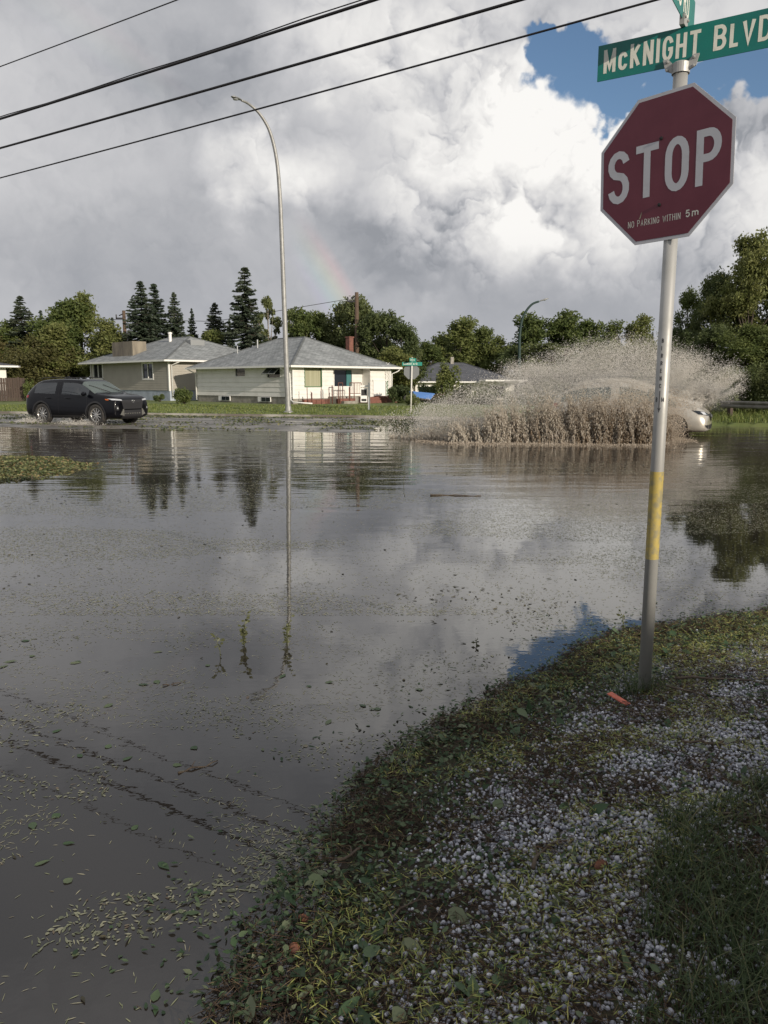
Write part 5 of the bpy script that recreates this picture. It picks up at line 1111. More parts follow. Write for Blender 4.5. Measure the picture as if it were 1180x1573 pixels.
shrub(1050, 636, 560, 80, 35, 'dark shrub behind the bonnet of the silver car', M['leaf_dark'], 4000, .06, group='shrubs behind the guard rail')
# trees behind the photographer whose shade covers the bank
for i, (s, h, off) in enumerate(((-15, 7.6, 19), (-10, 8.1, 21), (-5.2, 7.7, 19.5), (-.5, 8.0, 20.5), (4.2, 7.8, 19.5), (9, 8.2, 21), (14, 7.6, 20), (-7.5, 6.5, 22), (2, 6.6, 22.5), (7, 6.2, 22.5), (-3, 6.4, 22.5), (-20, 7.6, 20), (-25, 7.2, 21))):
    p = copy_tree(protos['dark:%d' % (i % 3)]); x = PX + .629 * off + .777 * s; y = PY - .777 * off + .629 * s
    p.location = (x, y, gz(x, y)); p.scale = (.95, .95, (h - 2.05) / PH); p.rotation_euler = (0, 0, i * 1.7); p.name = 'shade_tree'
    tag(p, 'dark leafy tree standing behind the viewer, shading the bank', 'tree', 'trees behind the viewer')
# ------------------------------------------------------------------ cars
def loft(stations, sec):
    """stations: x, zb, zsill, zmid, zsh, zbelt, zwin, ztop, w (half width), wb (belt), wt (roof)"""
    V = []; 
    for s in stations: V.append(sec(s))
    return V
def car_mesh(st, classify, levels=2):
    """st rows: x, zb, zbelt, zt, w, wb, wt; half-section of 9 points"""
    ns = len(st); rows = []
    for (x, zb, zbe, zt, w_, wb, wt) in st:
        h = zbe - zb
        rows.append([(0, zb), (w_ * .80, zb), (w_ * .97, zb + h * .10), (w_, zb + h * .38), (w_ * .985, zb + h * .70), (wb * 1.0, zbe - h * .02 if zt - zbe > .2 else zbe - .03), (wt + (wb - wt) * .06, zt - (zt - zbe) * .10), (wt * .86, zt - (zt - zbe) * .015), (wt * .45, zt), (0, zt)])
    np_ = len(rows[0]); full = 2 * np_ - 2
    V = []; 
    for (s, r) in zip(st, rows):
        L_ = [(s[0], y, z) for y, z in r]; Rr = [(s[0], -y, z) for y, z in r[1:-1]][::-1]; V += L_ + Rr
    bm = bmesh.new(); bv = [bm.verts.new(v) for v in V]; bm.verts.ensure_lookup_table()
    for i in range(ns - 1):
        for k in range(full):
            k2 = (k + 1) % full; f = bm.faces.new((bv[i * full + k], bv[i * full + k2], bv[(i + 1) * full + k2], bv[(i + 1) * full + k]))
            j = k if k < np_ - 1 else full - 1 - k
            f.material_index = classify(i, j)
    for i, rev in ((0, 0), (ns - 1, 1)):
        b = i * full
        for k in range(np_ - 1):
            l0, l1 = b + k, b + k + 1; r0 = b + (full - k) % full; r1 = b + (full - k - 1) % full
            vs = [bv[l0], bv[l1], bv[r1], bv[r0]]; u = []
            for v in vs:
                if v not in u: u.append(v)
            if len(u) > 2:
                f = bm.faces.new(u); f.material_index = 0
    bmesh.ops.recalc_face_normals(bm, faces=bm.faces); me = bpy.data.meshes.new('b'); bm.to_mesh(me); bm.free()
    return me
def finish_car(me, mats, arches, parent, ar=.38, sub=2):
    o = bpy.data.objects.new('tmp', me); COL.objects.link(o)
    for m in mats: me.materials.append(m)
    sb = o.modifiers.new('s', 'SUBSURF'); sb.levels = sub; sb.render_levels = sub; sb.boundary_smooth = 'PRESERVE_CORNERS'
    cut = []
    for (x, z) in arches:
        for s in (-1, 1):
            c = MB().lathe([(0, -.25), (ar, -.25), (ar, .25), (0, .25)], 40, Matrix.Translation((x, s * .90, z)) @ Matrix.Rotation(R(90), 4, 'X')); co = c.build('cut', M['plastic']); cut.append(co)
            b = o.modifiers.new('b', 'BOOLEAN'); b.operation = 'DIFFERENCE'; b.object = co; b.solver = 'EXACT'
            try: b.material_mode = 'TRANSFER'
            except Exception: pass
    dg = bpy.context.evaluated_depsgraph_get(); ev = bpy.data.meshes.new_from_object(o.evaluated_get(dg), depsgraph=dg)
    bpy.data.objects.remove(o)
    for c in cut: bpy.data.objects.remove(c)
    bm = bmesh.new(); bm.from_mesh(ev); bvh = BVHTree.FromBMesh(bm); out = {}
    names = [m.name if m else '' for m in ev.materials]
    for f in bm.faces:
        c_ = f.calc_center_median(); nm_ = names[f.material_index]; out.setdefault(nm_ if nm_ != 'plastic' else 'plastic|%d%d' % (c_.x > 0, c_.y > 0), []).append(f.index)
    bm.faces.ensure_lookup_table(); res = {}
    for nm, idx in out.items():
        me2 = bpy.data.meshes.new(nm); vm = {}; vs = []; fs = []
        for fi in idx:
            q = []
            for v in bm.faces[fi].verts:
                if v.index not in vm: vm[v.index] = len(vs); vs.append(v.co[:])
                q.append(vm[v.index])
            fs.append(q)
        me2.from_pydata(vs, [], fs); me2.polygons.foreach_set('use_smooth', [True] * len(fs)); me2.materials.append(bpy.data.materials[nm.split('|')[0]]); res[nm] = me2
        try: me2.set_sharp_from_angle(angle=R(40))
        except Exception: pass
    bm.free(); return res, bvh
def patch(bvh, corners, axis, off=.008, nu=10, nv=6, mirror=False):
    """bilinear patch thrown onto the body; axis 'x+': seen from the front, corners (y,z); 'y-': from the right side, corners (x,z)"""
    mb = MB(); vs = []; c = corners
    for j in range(nv + 1):
        for i in range(nu + 1):
            u, v = i / nu, j / nv; a = (c[0][0] * (1 - u) + c[1][0] * u) * (1 - v) + (c[3][0] * (1 - u) + c[2][0] * u) * v; b = (c[0][1] * (1 - u) + c[1][1] * u) * (1 - v) + (c[3][1] * (1 - u) + c[2][1] * u) * v
            if axis == 'x+': o, d = Vector((5, a, b)), Vector((-1, 0, 0))
            elif axis == 'x-': o, d = Vector((-5, a, b)), Vector((1, 0, 0))
            elif axis == 'y-': o, d = Vector((a, -5, b)), Vector((0, 1, 0))
            elif axis == 'y+': o, d = Vector((a, 5, b)), Vector((0, -1, 0))
            elif axis == 'd-': o, d = Vector((5, -a * 0 - 5, b)), None
            elif axis == 'z': o, d = Vector((a, b, 5)), Vector((0, 0, -1))
            h = bvh.ray_cast(o, d)
            if h[0] is None:
                q0 = {'x+': Vector((2.25, a, b)), 'x-': Vector((-2.25, a, b)), 'y-': Vector((a, -.9, b)), 'y+': Vector((a, .9, b)), 'z': Vector((a, b, 1.5))}[axis]; h = bvh.find_nearest(q0)
            p = h[0]; n_ = h[1]
            if n_.dot(d) > 0: n_ = -n_
            vs.append(p + n_ * off)
    fs = [(j * (nu + 1) + i, j * (nu + 1) + i + 1, (j + 1) * (nu + 1) + i + 1, (j + 1) * (nu + 1) + i) for j in range(nv) for i in range(nu)]
    mb.add(vs, fs); return mb
def wheel(parent, x, y, r, s, rimm, spokes=10, wd=.23):
    T = Matrix.Translation((x, y, r)) @ Matrix.Rotation(R(-90 * s), 4, 'X')   # local +z points outward
    w_ = MB().lathe([(r * .66, -wd / 2), (r * .94, -wd / 2), (r, -wd / 2 + .03), (r, wd / 2 - .03), (r * .94, wd / 2), (r * .68, wd / 2 - .005), (r * .66, wd / 2 - .03)], 36, T).build('wheel', M['rubber'], parent, True)
    MB().lathe([(r * .67, -.1), (r * .67, wd / 2 - .02), (r * .64, wd / 2 - .012), (r * .61, wd / 2 - .03), (r * .60, -.1)], 36, T).build('rim', rimm, w_, True)
    MB().lathe([(0, -.02), (r * .6, -.02)], 28, T).build('brake_disc', M['plastic'], w_)
    q = MB()
    for k in range(spokes):
        a = 2 * math.pi * k / spokes + .2; Tk = T @ Matrix.Rotation(a, 4, 'Z'); q.box((r * .10, -r * .045, wd * .22), (r * .63, r * .045, wd * .36), Tk)
    q.lathe([(0, wd * .40), (r * .13, wd * .38), (r * .15, wd * .2)], 16, T); q.build('spokes', rimm, w_)
    return w_
def mirror_(parent, x, y, z, s, m):
    q = MB(); vs = []
    for dx, ry, rz_ in ((-.06, .07, .055), (0, .11, .085), (.07, .09, .07), (.10, .03, .025)):
        vs += [(x + dx, y + s * (.10 + ry * math.cos(a)), z + .04 + rz_ * math.sin(a)) for a in [2 * math.pi * k / 10 for k in range(10)]]
    q.add(vs, [(i * 10 + k, i * 10 + (k + 1) % 10, (i + 1) * 10 + (k + 1) % 10, (i + 1) * 10 + k) for i in range(3) for k in range(10)] + [tuple(range(10)), tuple(range(39, 29, -1))])
    q.box((x - .02, y - .03 * s, z - .02), (x + .03, y + .08 * s, z + .02)); return q.build('mirror', m, parent, True)
# --- black crossover
SX, SY = at(147, 652, 28.2).x, 28.2; HD = R(-25)
fx = 1.36; rx = -1.33
zroad = .0
suv = thing('parked_car', 'black crossover with silver wheels driving through shallow flood water', 'car', (0, 0, 0), HD); suv.name = 'crossover_car'
hdv = Vector((math.cos(HD), math.sin(HD), 0)); rtv = Vector((math.sin(HD), -math.cos(HD), 0))
cen = Vector((SX, SY, 0)) - hdv * fx - rtv * .80; cen.z = .0; cen.x += .10; suv.location = cen
st = [ # x, zb, zbelt, zt, w, wb, wt
 (-2.28, .46, .92, 1.00, .74, .70, .62), (-2.24, .30, 1.06, 1.14, .84, .80, .70), (-2.10, .24, 1.13, 1.30, .915, .87, .70), (-1.74, .22, 1.15, 1.62, .925, .89, .665), (-1.25, .22, 1.115, 1.675, .925, .885, .665), (-.55, .22, 1.095, 1.69, .925, .89, .675), (-.42, .22, 1.09, 1.69, .925, .89, .675),
 (.30, .22, 1.07, 1.675, .925, .885, .67), (.55, .22, 1.06, 1.64, .925, .88, .66), (1.02, .22, 1.05, 1.35, .925, .865, .72), (1.24, .22, 1.05, 1.16, .925, .86, .80), (1.65, .22, 1.045, 1.12, .925, .86, .80), (2.05, .23, 1.015, 1.075, .91, .85, .78), (2.22, .27, .95, 1.00, .88, .82, .74), (2.29, .36, .84, .88, .82, .76, .68)]
def cls(i, j):
    if i == 3 and j == 5 : return 2
    if i in (4,) and j == 5: return 2
    if i in (6, 7) and j == 5: return 2
    if i in (8, 9) and j >= 6: return 1
    if i in (1,2) and j >= 7: return 2
    if i == 8 and j == 5: return 2
    return 0
me = car_mesh(st, cls)
res, bvh = finish_car(me, [M['car_black'], M['car_glass'], M['privacy_glass']], [(fx, .38), (rx, .38)], suv, .435)
for nm, m2 in res.items():
    pn_ = {'car_black': 'body', 'car_glass': 'windscreen_glass', 'privacy_glass': 'rear_glass', 'plastic': 'wheel_well'}.get(nm, 'wheel_well'); o = bpy.data.objects.new(pn_, m2); COL.objects.link(o); o.parent = suv
for x in (fx, rx):
    for s in (-1, 1): wheel(suv, x, s * .80, .385, s, M['alloy'])
    for s in (-1, 1):   # dark arch cladding
        q = MB(); vs = []
        for k in range(25):
            a = R(-12) + R(204) * k / 24
            for rr_ in (.438, .500):
                xx, zz = x + rr_ * math.cos(a), .38 + rr_ * math.sin(a); h = bvh.ray_cast(Vector((xx, s * 3, max(zz, .25))), Vector((0, -s, 0))); yy = h[0].y if h[0] is not None else s * .92
                vs.append((xx, s * max(abs(yy), .88) + s * .014, zz))
        q.add(vs, [(2 * k, 2 * k + 1, 2 * k + 3, 2 * k + 2) for k in range(24)]); q.build('arch_cladding', M['plastic'], suv)
for s in (-1, 1):
    patch(bvh, [(-.92, .25), (.93, .25), (.93, .36), (-.92, .36)], 'y-' if s < 0 else 'y+', .012, 20, 3).build('sill_cladding', M['plastic'], suv)
    hl = patch(bvh, [(s * .52, .895), (s * .84, .92), (s * .85, .975), (s * .52, .935)], 'x+', .010).build('headlight', M['lens'], suv, True)
    patch(bvh, [(s * .54, .905), (s * .78, .93), (s * .78, .94), (s * .54, .915)], 'x+', .016).build('light_strip', M['chrome'], hl, True)
    patch(bvh, [(1.86, .915), (1.98, .91), (1.98, .95), (1.80, .965)], 'y-' if s < 0 else 'y+', .010).build('side_marker', M['amber'], hl, True)
    patch(bvh, [(s * .68, .56), (s * .80, .56), (s * .80, .72), (s * .70, .72)], 'x+', .010, 4, 4).build('fog_light_housing', M['plastic'], suv)
    patch(bvh, [(s * .72, .61), (s * .77, .61), (s * .77, .66), (s * .72, .66)], 'x+', .020, 3, 3).build('fog_light', M['lens'], suv, True)
    patch(bvh, [(s * .45, .36), (s * .64, .40), (s * .50, .60), (s * .45, .60)], 'x+', .018, 4, 6).build('silver_trim', M['alloy'], suv, True)
    patch(bvh, [(-2.28, .98), (-2.02, .98), (-2.0, 1.08), (-2.28, 1.06)], 'y-' if s < 0 else 'y+', .010).build('taillight', M['red_lens'], suv, True)
    mirror_(suv, .92, s * .90, 1.10, s, M['car_black'])
    MB().tube([(.35, s * .63, 1.665), (.25, s * .64, 1.72), (-.6, s * .645, 1.745), (-1.4, s * .64, 1.72), (-1.55, s * .63, 1.665)], .016, 6).build('roof_rail', M['plastic'], suv, True)
    for xh in (.12, -.86): MB().tube([(xh, s * .925, .97), (xh - .02, s * .955, .975), (xh - .2, s * .955, .98), (xh - .22, s * .925, .98)], .014, 6).build('door_handle', M['car_black'], suv, True)
    pass
    for xp in (-.46, ): patch(bvh, [(xp, .40), (xp + .012, .40), (xp + .012, 1.62), (xp, 1.62)], 'y-' if s < 0 else 'y+', .005, 1, 14).build('door_pillar', M['plastic'], suv)
    for xp in (.95, -1.30): patch(bvh, [(xp, .40), (xp + .012, .40), (xp + .012, 1.04), (xp, 1.04)], 'y-' if s < 0 else 'y+', .004, 1, 10).build('door_seam', M['plastic'], suv)
patch(bvh, [(-.47, .60), (.47, .60), (.56, .92), (-.56, .92)], 'x+', .012).build('grille', M['plastic'], suv, True)
q = MB()
for k in range(6):
    b_ = patch(bvh, [(-.44, .63 + k * .036), (.44, .63 + k * .036), (.44, .640 + k * .036), (-.44, .640 + k * .036)], 'x+', .018, 12, 1); q.add(b_.v, b_.f)
q.build('grille_bars', M['plastic'], suv, True)
patch(bvh, [(-.55, .28), (.55, .28), (.45, .56), (-.45, .56)], 'x+', .010).build('lower_intake', M['plastic'], suv, True)
q = MB(); b_ = patch(bvh, [(-.42, .42), (.42, .42), (.42, .455), (-.42, .455)], 'x+', .018, 14, 1); q.add(b_.v, [f for i, f in enumerate(b_.f) if i % 2 == 0]); q.build('intake_slots', M['alloy'], suv)
patch(bvh, [(-.60, .25), (.60, .25), (.58, .30), (-.58, .30)], 'x+', .02).build('skid_plate', M['plastic'], suv, True)
h = bvh.ray_cast(Vector((5, 0, .875)), Vector((-1, 0, 0)))[0]; T = Matrix.Translation((h.x + .022, 0, .875)); q = MB()   # emblem of three ovals
for rx_, rz_, oz in ((.072, .048, 0), (.026, .044, .002), (.050, .018, .022)):
    q.tube([T @ Vector((0, rx_ * math.cos(a), oz + rz_ * math.sin(a))) for a in [2 * math.pi * k / 20 for k in range(21)]], .0055, 6, False)
q.build('emblem', M['chrome'], suv, True)
for y0, y1 in ((.62, .05), (-.05, -.62)): 
    pp = [bvh.ray_cast(Vector((x_, y_, 3)), Vector((0, 0, -1)))[0] for x_, y_ in ((1.30, y0), (1.05, (y0 + y1) / 2), (.85, y1))]; MB().tube([p + Vector((0, 0, .02)) for p in pp], .012, 5).build('wiper', M['plastic'], suv, True)
MB().tube([(-1.0, .3, 1.68), (-1.12, .3, 1.76), (-1.3, .3, 1.70)], .03, 6).build('antenna_fin', M['car_black'], suv, True)
q = MB()
for y in (-.38, .38):
    q.box((-.35, y - .24, .50), (.25, y + .24, .68)); q.box((-.45, y - .22, .60), (-.28, y + .22, 1.22), Matrix.Translation((0, 0, 0))); q.box((-.44, y - .12, 1.24), (-.34, y + .12, 1.42))
q.box((-1.2, -.6, .5), (-.9, .6, 1.22)); q.build('seats', M['plastic'], suv, bevel=.03)
MB().box((.85, -.72, .70), (1.25, .72, 1.0)).build('dashboard', M['plastic'], suv)
# person in the front seat
def skin_body(name, verts, edges, rad, matl, parent=None):
    me = bpy.data.meshes.new(name); me.from_pydata(verts, edges, []); o = bpy.data.objects.new(name, me); COL.objects.link(o)
    m = o.modifiers.new('k', 'SKIN'); 
    for i, v in enumerate(me.skin_vertices[0].data): v.radius = (rad[i], rad[i]) if not isinstance(rad[i], tuple) else rad[i]; v.use_root = (i == 0)
    s = o.modifiers.new('s', 'SUBSURF'); s.levels = 2; s.render_levels = 2
    dg = bpy.context.evaluated_depsgraph_get(); ev = bpy.data.meshes.new_from_object(o.evaluated_get(dg), depsgraph=dg); bpy.data.objects.remove(o)
    ev.materials.clear(); ev.materials.append(matl); ev.polygons.foreach_set('use_smooth', [True] * len(ev.polygons)); n = bpy.data.objects.new(name, ev); COL.objects.link(n); n.parent = parent; return n
V_ = [(0, 0, .74), (-.04, 0, .95), (-.06, 0, 1.14), (-.04, 0, 1.23), (-.01, 0, 1.33), (0, 0, 1.41), (.02, .17, 1.13), (.16, .20, .95), (.38, .13, .98), (.02, -.17, 1.13), (.16, -.20, .95), (.38, -.13, .98), (.38, .10, .76), (.75, .12, .58), (.38, -.10, .76), (.75, -.12, .58)]
E_ = [(0, 1), (1, 2), (2, 3), (3, 4), (4, 5), (2, 6), (6, 7), (7, 8), (2, 9), (9, 10), (10, 11), (0, 12), (12, 13), (0, 14), (14, 15)]
rd = [.15, .14, .13, .055, .085, .07, .06, .045, .032, .06, .045, .032, .085, .06, .085, .06]
pr = skin_body('person', V_, E_, rd, M['skin']); pr.matrix_world = suv.matrix_basis @ Matrix.Translation((-.02, -.38, -.02))
tag(pr, 'person in a pale top sitting behind the windscreen of the black car', 'person')
V2 = [(v[0], v[1], v[2]) for v in V_[:3]] + [V_[6], V_[7], V_[9], V_[10]]; skin_body('shirt', V2, [(0, 1), (1, 2), (2, 3), (3, 4), (2, 5), (5, 6)], [.165, .155, .145, .075, .058, .075, .058], M['shirt'], pr)
skin_body('hair', [(-.03, 0, 1.43), (-.06, 0, 1.36), (-.06, 0, 1.29)], [(0, 1), (1, 2)], [.085, .08, .05], M['hair'], pr)
q = MB(); q.add([(.075, -.012, 1.325), (.075, .012, 1.325), (.098, 0, 1.328), (.07, 0, 1.37)], [(0, 1, 2), (1, 3, 2), (0, 2, 3)]); q.build('nose', M['skin'], pr)
for y in (-.03, .03): MB().lathe([(0, .004), (.008, .002), (.010, 0)], 8, Matrix.Translation((.078, y, 1.365)) @ Matrix.Rotation(R(90), 4, 'Y')).build('eye', M['black'], pr)
# --- silver car in the splash
FX2, FY2 = at(1088, 664, 22.6).x, 22.6; H2 = R(-28)
sil = thing('silver_car', 'silver car ploughing through deep water inside its own splash', 'car', (0, 0, 0), H2); hv = Vector((math.cos(H2), math.sin(H2), 0))
st = [(-2.25, .45, .86, .98, .70, .66, .55), (-2.18, .30, 1.00, 1.10, .84, .78, .64), (-1.95, .22, 1.05, 1.32, .90, .82, .60), (-1.5, .20, 1.04, 1.54, .91, .85, .60), (-.9, .20, 1.02, 1.625, .91, .86, .62), (-.35, .20, 1.01, 1.64, .91, .86, .62), (-.25, .20, 1.005, 1.64, .91, .86, .62),
 (.25, .20, .99, 1.60, .91, .855, .61), (.60, .20, .98, 1.46, .91, .85, .62), (1.05, .20, .965, 1.22, .91, .84, .68), (1.45, .20, .955, 1.035, .91, .82, .73), (1.80, .20, .92, .975, .905, .80, .70), (2.08, .20, .83, .89, .87, .76, .62), (2.24, .22, .70, .76, .78, .70, .52), (2.32, .27, .58, .64, .66, .60, .42)]
def cls2(i, j):
    if 2 <= i <= 4 and j == 5: return 1
    if 6 <= i <= 9 and j == 5: return 1
    if i in (8, 9) and j >= 6: return 1
    if i in (1, 2) and j >= 7: return 1
    return 0
me = car_mesh(st, cls2); res, bvh = finish_car(me, [M['car_silver'], M['car_glass']], [(1.42, .33), (-1.33, .33)], sil, .385)
for nm, m2 in res.items():
    o = bpy.data.objects.new({'car_silver': 'body', 'car_glass': 'windscreen_glass'}.get(nm, 'wheel_well'), m2); COL.objects.link(o); o.parent = sil
sil.location = Vector((FX2, FY2, 0)) - hv * 2.27; sil.location.z = -.07
for x in (1.42, -1.33):
    for s in (-1, 1): wheel(sil, x, s * .79, .335, s, M['alloy'], 7)
for s in (-1, 1):
    hl = patch(bvh, [(s * .42, .665), (s * .80, .72), (s * .80, .83), (s * .40, .745)], 'x+', .010).build('headlight', M['glass_dark'], sil, True)
    patch(bvh, [(s * .60, .70), (s * .72, .71), (s * .72, .79), (s * .60, .77)], 'x+', .018, 4, 4).build('lamp_reflector', M['lens'], hl, True)
    patch(bvh, [(s * .48, .30), (s * .72, .36), (s * .76, .42), (s * .48, .42)], 'x+', .010).build('fog_light_intake', M['black'], sil, True)
    patch(bvh, [(s * .03, .52), (s * .10, .50), (s * .42, .70), (s * .34, .715)], 'x+', .022, 8, 2).build('grille_trim', M['chrome'], sil, True)
    mirror_(sil, .92, s * .86, 1.05, s, M['car_silver'])
    for xh in (.0, -.95): MB().tube([(xh, s * .91, .88), (xh - .02, s * .94, .885), (xh - .2, s * .94, .89), (xh - .22, s * .91, .89)], .014, 6).build('door_handle', M['car_silver'], sil, True)
    patch(bvh, [(-2.25, .86), (-2.0, .86), (-2.0, 1.0), (-2.25, .98)], 'y-' if s < 0 else 'y+', .010).build('taillight', M['red_lens'], sil, True)
patch(bvh, [(-.10, .53), (.10, .53), (.34, .715), (-.34, .715)], 'x+', .014).build('grille', M['black'], sil, True)
patch(bvh, [(-.34, .29), (.34, .29), (.36, .42), (-.36, .42)], 'x+', .010).build('lower_grille', M['black'], sil, True)
h = bvh.ray_cast(Vector((5, 0, .655)), Vector((-1, 0, 0)))[0]; q = MB(); q.tube([Vector((h.x + .03, .06 * math.cos(a), .655 + .042 * math.sin(a))) for a in [2 * math.pi * k / 20 for k in range(21)]], .006, 6, False)
q.tube([(h.x + .03, -.05, .672), (h.x + .03, -.02, .668), (h.x + .03, 0, .650), (h.x + .03, .02, .668), (h.x + .03, .05, .672)], .006, 6); q.build('emblem', M['chrome'], sil, True)
MB().box((-1.2, -.6, .45), (-.9, .6, 1.12)).box((-.4, -.58, .5), (-.2, -.15, 1.15)).box((-.4, .15, .5), (-.2, .58, 1.15)).build('seats', M['plastic'], sil, bevel=.03)
# ------------------------------------------------------------------ splash
def wmat(name, c1, c2, rough, trans, nscale):
    m = vary(mat(name, c1, rough, IOR=1.33), c2, nscale, 5, .35, .65); nt = m.node_tree; b = nt.nodes['Principled BSDF']; t = nt.nodes.new('ShaderNodeBsdfTranslucent')
    src = b.inputs['Base Color'].links[0].from_socket; nt.links.new(src, t.inputs[0]); x = nt.nodes.new('ShaderNodeMixShader'); x.inputs[0].default_value = trans
    nt.links.new(b.outputs[0], x.inputs[1]); nt.links.new(t.outputs[0], x.inputs[2]); nt.links.new(x.outputs[0], nt.nodes['Material Output'].inputs[0]); return m
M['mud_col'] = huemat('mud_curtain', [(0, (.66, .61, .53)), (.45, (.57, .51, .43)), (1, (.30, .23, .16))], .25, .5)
M['mud_spray'] = wmat('mud_spray', (.48, .40, .31), (.74, .66, .56), .25, .35, 2.2)
M['white_spray'] = wmat('white_spray', (.74, .71, .66), (.88, .86, .82), .25, .4, 1.5)
def drops(name, P, r, stretch, sdir_, matl, label=None, hue=None):
    """small beads of water; stretch is an elongation along sdir_"""
    n = len(P); V = IV1[None] * r[:, None, None]; V = V + (V @ sdir_)[..., None] * sdir_ * (stretch[:, None, None] - 1) if np.ndim(stretch) else V
    V = V + P[:, None]; Fc = IF1[None] + (np.arange(n) * len(IV1))[:, None, None]
    o = np_mesh(name, V.reshape(-1, 3), Fc.reshape(-1, 3), matl, None, True, None if hue is None else np.repeat(hue, len(IV1))); return tag(o, label, 'splash', None, 'stuff')
def curt(px):   # foot of the curtain on the water
    y = np.interp(px, [590, 700, 1000, 1035], [672, 680, 683, 676]); return [onz(a, b, 0) for a, b in zip(np.atleast_1d(px), np.atleast_1d(y))]
# columns of muddy water falling in a curtain
nc = 430; cpx = 600 + 425 * RNG.uniform(0, 1, nc) ** .72 + RNG.normal(0, 7, nc); foot = np.array([p[:] for p in curt(cpx)]); P_ = []; R_ = []; HU = []; P2 = []; R2 = []
HC = np.interp(cpx, [600, 660, 740, 820, 900, 960, 1005, 1035], [.14, .32, .76, 1.02, 1.1, 1.05, .9, .65])
back = Vector((.30, .95, 0)).normalized()
for i in range(nc):
    f = foot[i]; Hh = HC[i] * RNG.uniform(.45, 1.25); dep = RNG.uniform(-.1, .55); m = int(260 * (.10 + .90 * smooth01((cpx[i] - 630) / 170))); u = RNG.beta(1.0, 1.7, m) * 1.15
    # each column is a ragged string of drops bending over toward the camera as it falls
    x = f[0] + back.x * dep * (.3 + u) + RNG.normal(0, .016 + .03 * u, m) - .10 * u * u + .03 * np.sin(u * 7 + i); y = f[1] + back.y * dep * (.3 + u) + RNG.normal(0, .02 + .05 * u, m); z = u * Hh + RNG.normal(0, .01, m)
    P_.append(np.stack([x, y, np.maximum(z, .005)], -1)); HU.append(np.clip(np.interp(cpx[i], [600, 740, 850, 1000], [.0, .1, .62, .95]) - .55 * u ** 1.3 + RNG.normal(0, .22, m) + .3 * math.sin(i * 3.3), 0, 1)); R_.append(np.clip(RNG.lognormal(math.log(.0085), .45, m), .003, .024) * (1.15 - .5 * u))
P_ = np.concatenate(P_); R_ = np.concatenate(R_); zd = np.array([0., 0, 1.])
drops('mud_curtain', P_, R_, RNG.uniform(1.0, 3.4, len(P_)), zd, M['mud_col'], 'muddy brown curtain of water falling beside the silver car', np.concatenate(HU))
# torn sheet inside the curtain
nu, nv = 420, 26; U = np.linspace(0, 1, nu); pxs = 640 + 385 * U; ft = np.array([p[:] for p in curt(pxs)]); hh_ = np.interp(pxs, [640, 740, 820, 900, 960, 1005, 1030], [.03, .30, .50, .62, .66, .6, .42])
ridge = fbm(U * 60, U * 0, 1.0, 5, 3); GXs, GVs = np.meshgrid(np.arange(nu), np.linspace(0, 1, nv)); rg = ridge[GXs]; hv_ = hh_[GXs] * (.55 + .9 * rg) * GVs
Xs = ft[GXs, 0] + .25 * back.x + back.x * GVs * .35 + .07 * (fbm(U[GXs] * 60, GVs * 2, 1, 9, 3) - .5); Ys = ft[GXs, 1] + .25 + back.y * GVs * .35 + .55 * (fbm(U[GXs] * 85, GVs * 2.5, 1, 12, 4) - .5) * (1 - .2 * GVs)
keep = fbm(U[GXs] * 90, GVs * 4, 1, 15, 4) + .30 * (1 - GVs) > .52
V = np.stack([Xs, Ys, hv_], -1).reshape(-1, 3); a = (np.arange(nv - 1)[:, None] * nu + np.arange(nu - 1)[None]); Fc = np.stack([a, a + 1, a + nu + 1, a + nu], -1)
kk = keep[:-1, :-1] & keep[1:, :-1]; Fc = Fc[kk]
M['mud_sheet'] = wmat('mud_sheet', (.17, .125, .085), (.33, .26, .19), .22, .35, 5)
tag(np_mesh('water_sheet', V, Fc, M['mud_sheet'], None, True), 'torn brown sheets of thrown water low in the splash', 'splash', None, 'stuff')
# fine spray: fans of drops, clumped along arcs
def spray(n, px0, px1, topz, Yc, Yw, lo, label, name, matl, r0=.0045, pw=1.6, seed=1, floor=None, side=0, thin=None):
    a = RNG.uniform(px0, px1, n * 3); u = RNG.uniform(0, 1, n * 3) ** pw; Yq = Yc(a) + RNG.normal(0, Yw, n * 3)
    tz = topz(a); lz = np.full_like(tz, 0.) if floor is None else floor(a); z = lz + (tz - lz) * u * (1 + .10 * RNG.normal(size=n * 3)); k = (a - 590) * CP / F; X = k * Yq
    cl = fbm(X * 1.2 + z * .5 * side, z * 1.5, 1.3, seed, 5) * .8 + .2 * RNG.uniform(0, 1, n * 3); ok = (cl > lo) & (z > .005)
    if thin is not None: ok &= RNG.uniform(0, 1, n * 3) < thin(a, z)
    X, Yq, z = X[ok][:n], Yq[ok][:n], z[ok][:n]; m = len(X)
    X = X + RNG.normal(0, .17, m); r = np.clip(RNG.lognormal(math.log(r0), .4, m), .002, .016); return drops(name, np.stack([X, Yq, z], -1), r, RNG.uniform(.9, 1.7, m), zd, matl, label)
ip = lambda xs_, ys_: (lambda a: np.interp(a, xs_, ys_))
TOP = lambda pys, pxs_, Yr: (lambda a: np.array([CAMZ + rayd(590, np.interp(q, pxs_, pys)).z / rayd(590, np.interp(q, pxs_, pys)).y * Yr for q in np.linspace(560, 1180, 125)])[np.clip(((a - 560) / 5).astype(int), 0, 124)])
spray(105000, 640, 1030, TOP([628, 600, 570, 548, 535, 530, 535], [640, 700, 780, 850, 910, 960, 1030], 22.4), ip([640, 1030], [22.4, 21.6]), .55, .30, 'fine pale spray thrown up over the silver car', 'fine_spray', M['white_spray'], .0040, 1.25, 2, None, 0, lambda a, z: np.where((a > 815) & (z > .85) & (z < 1.72), .55, 1.0))
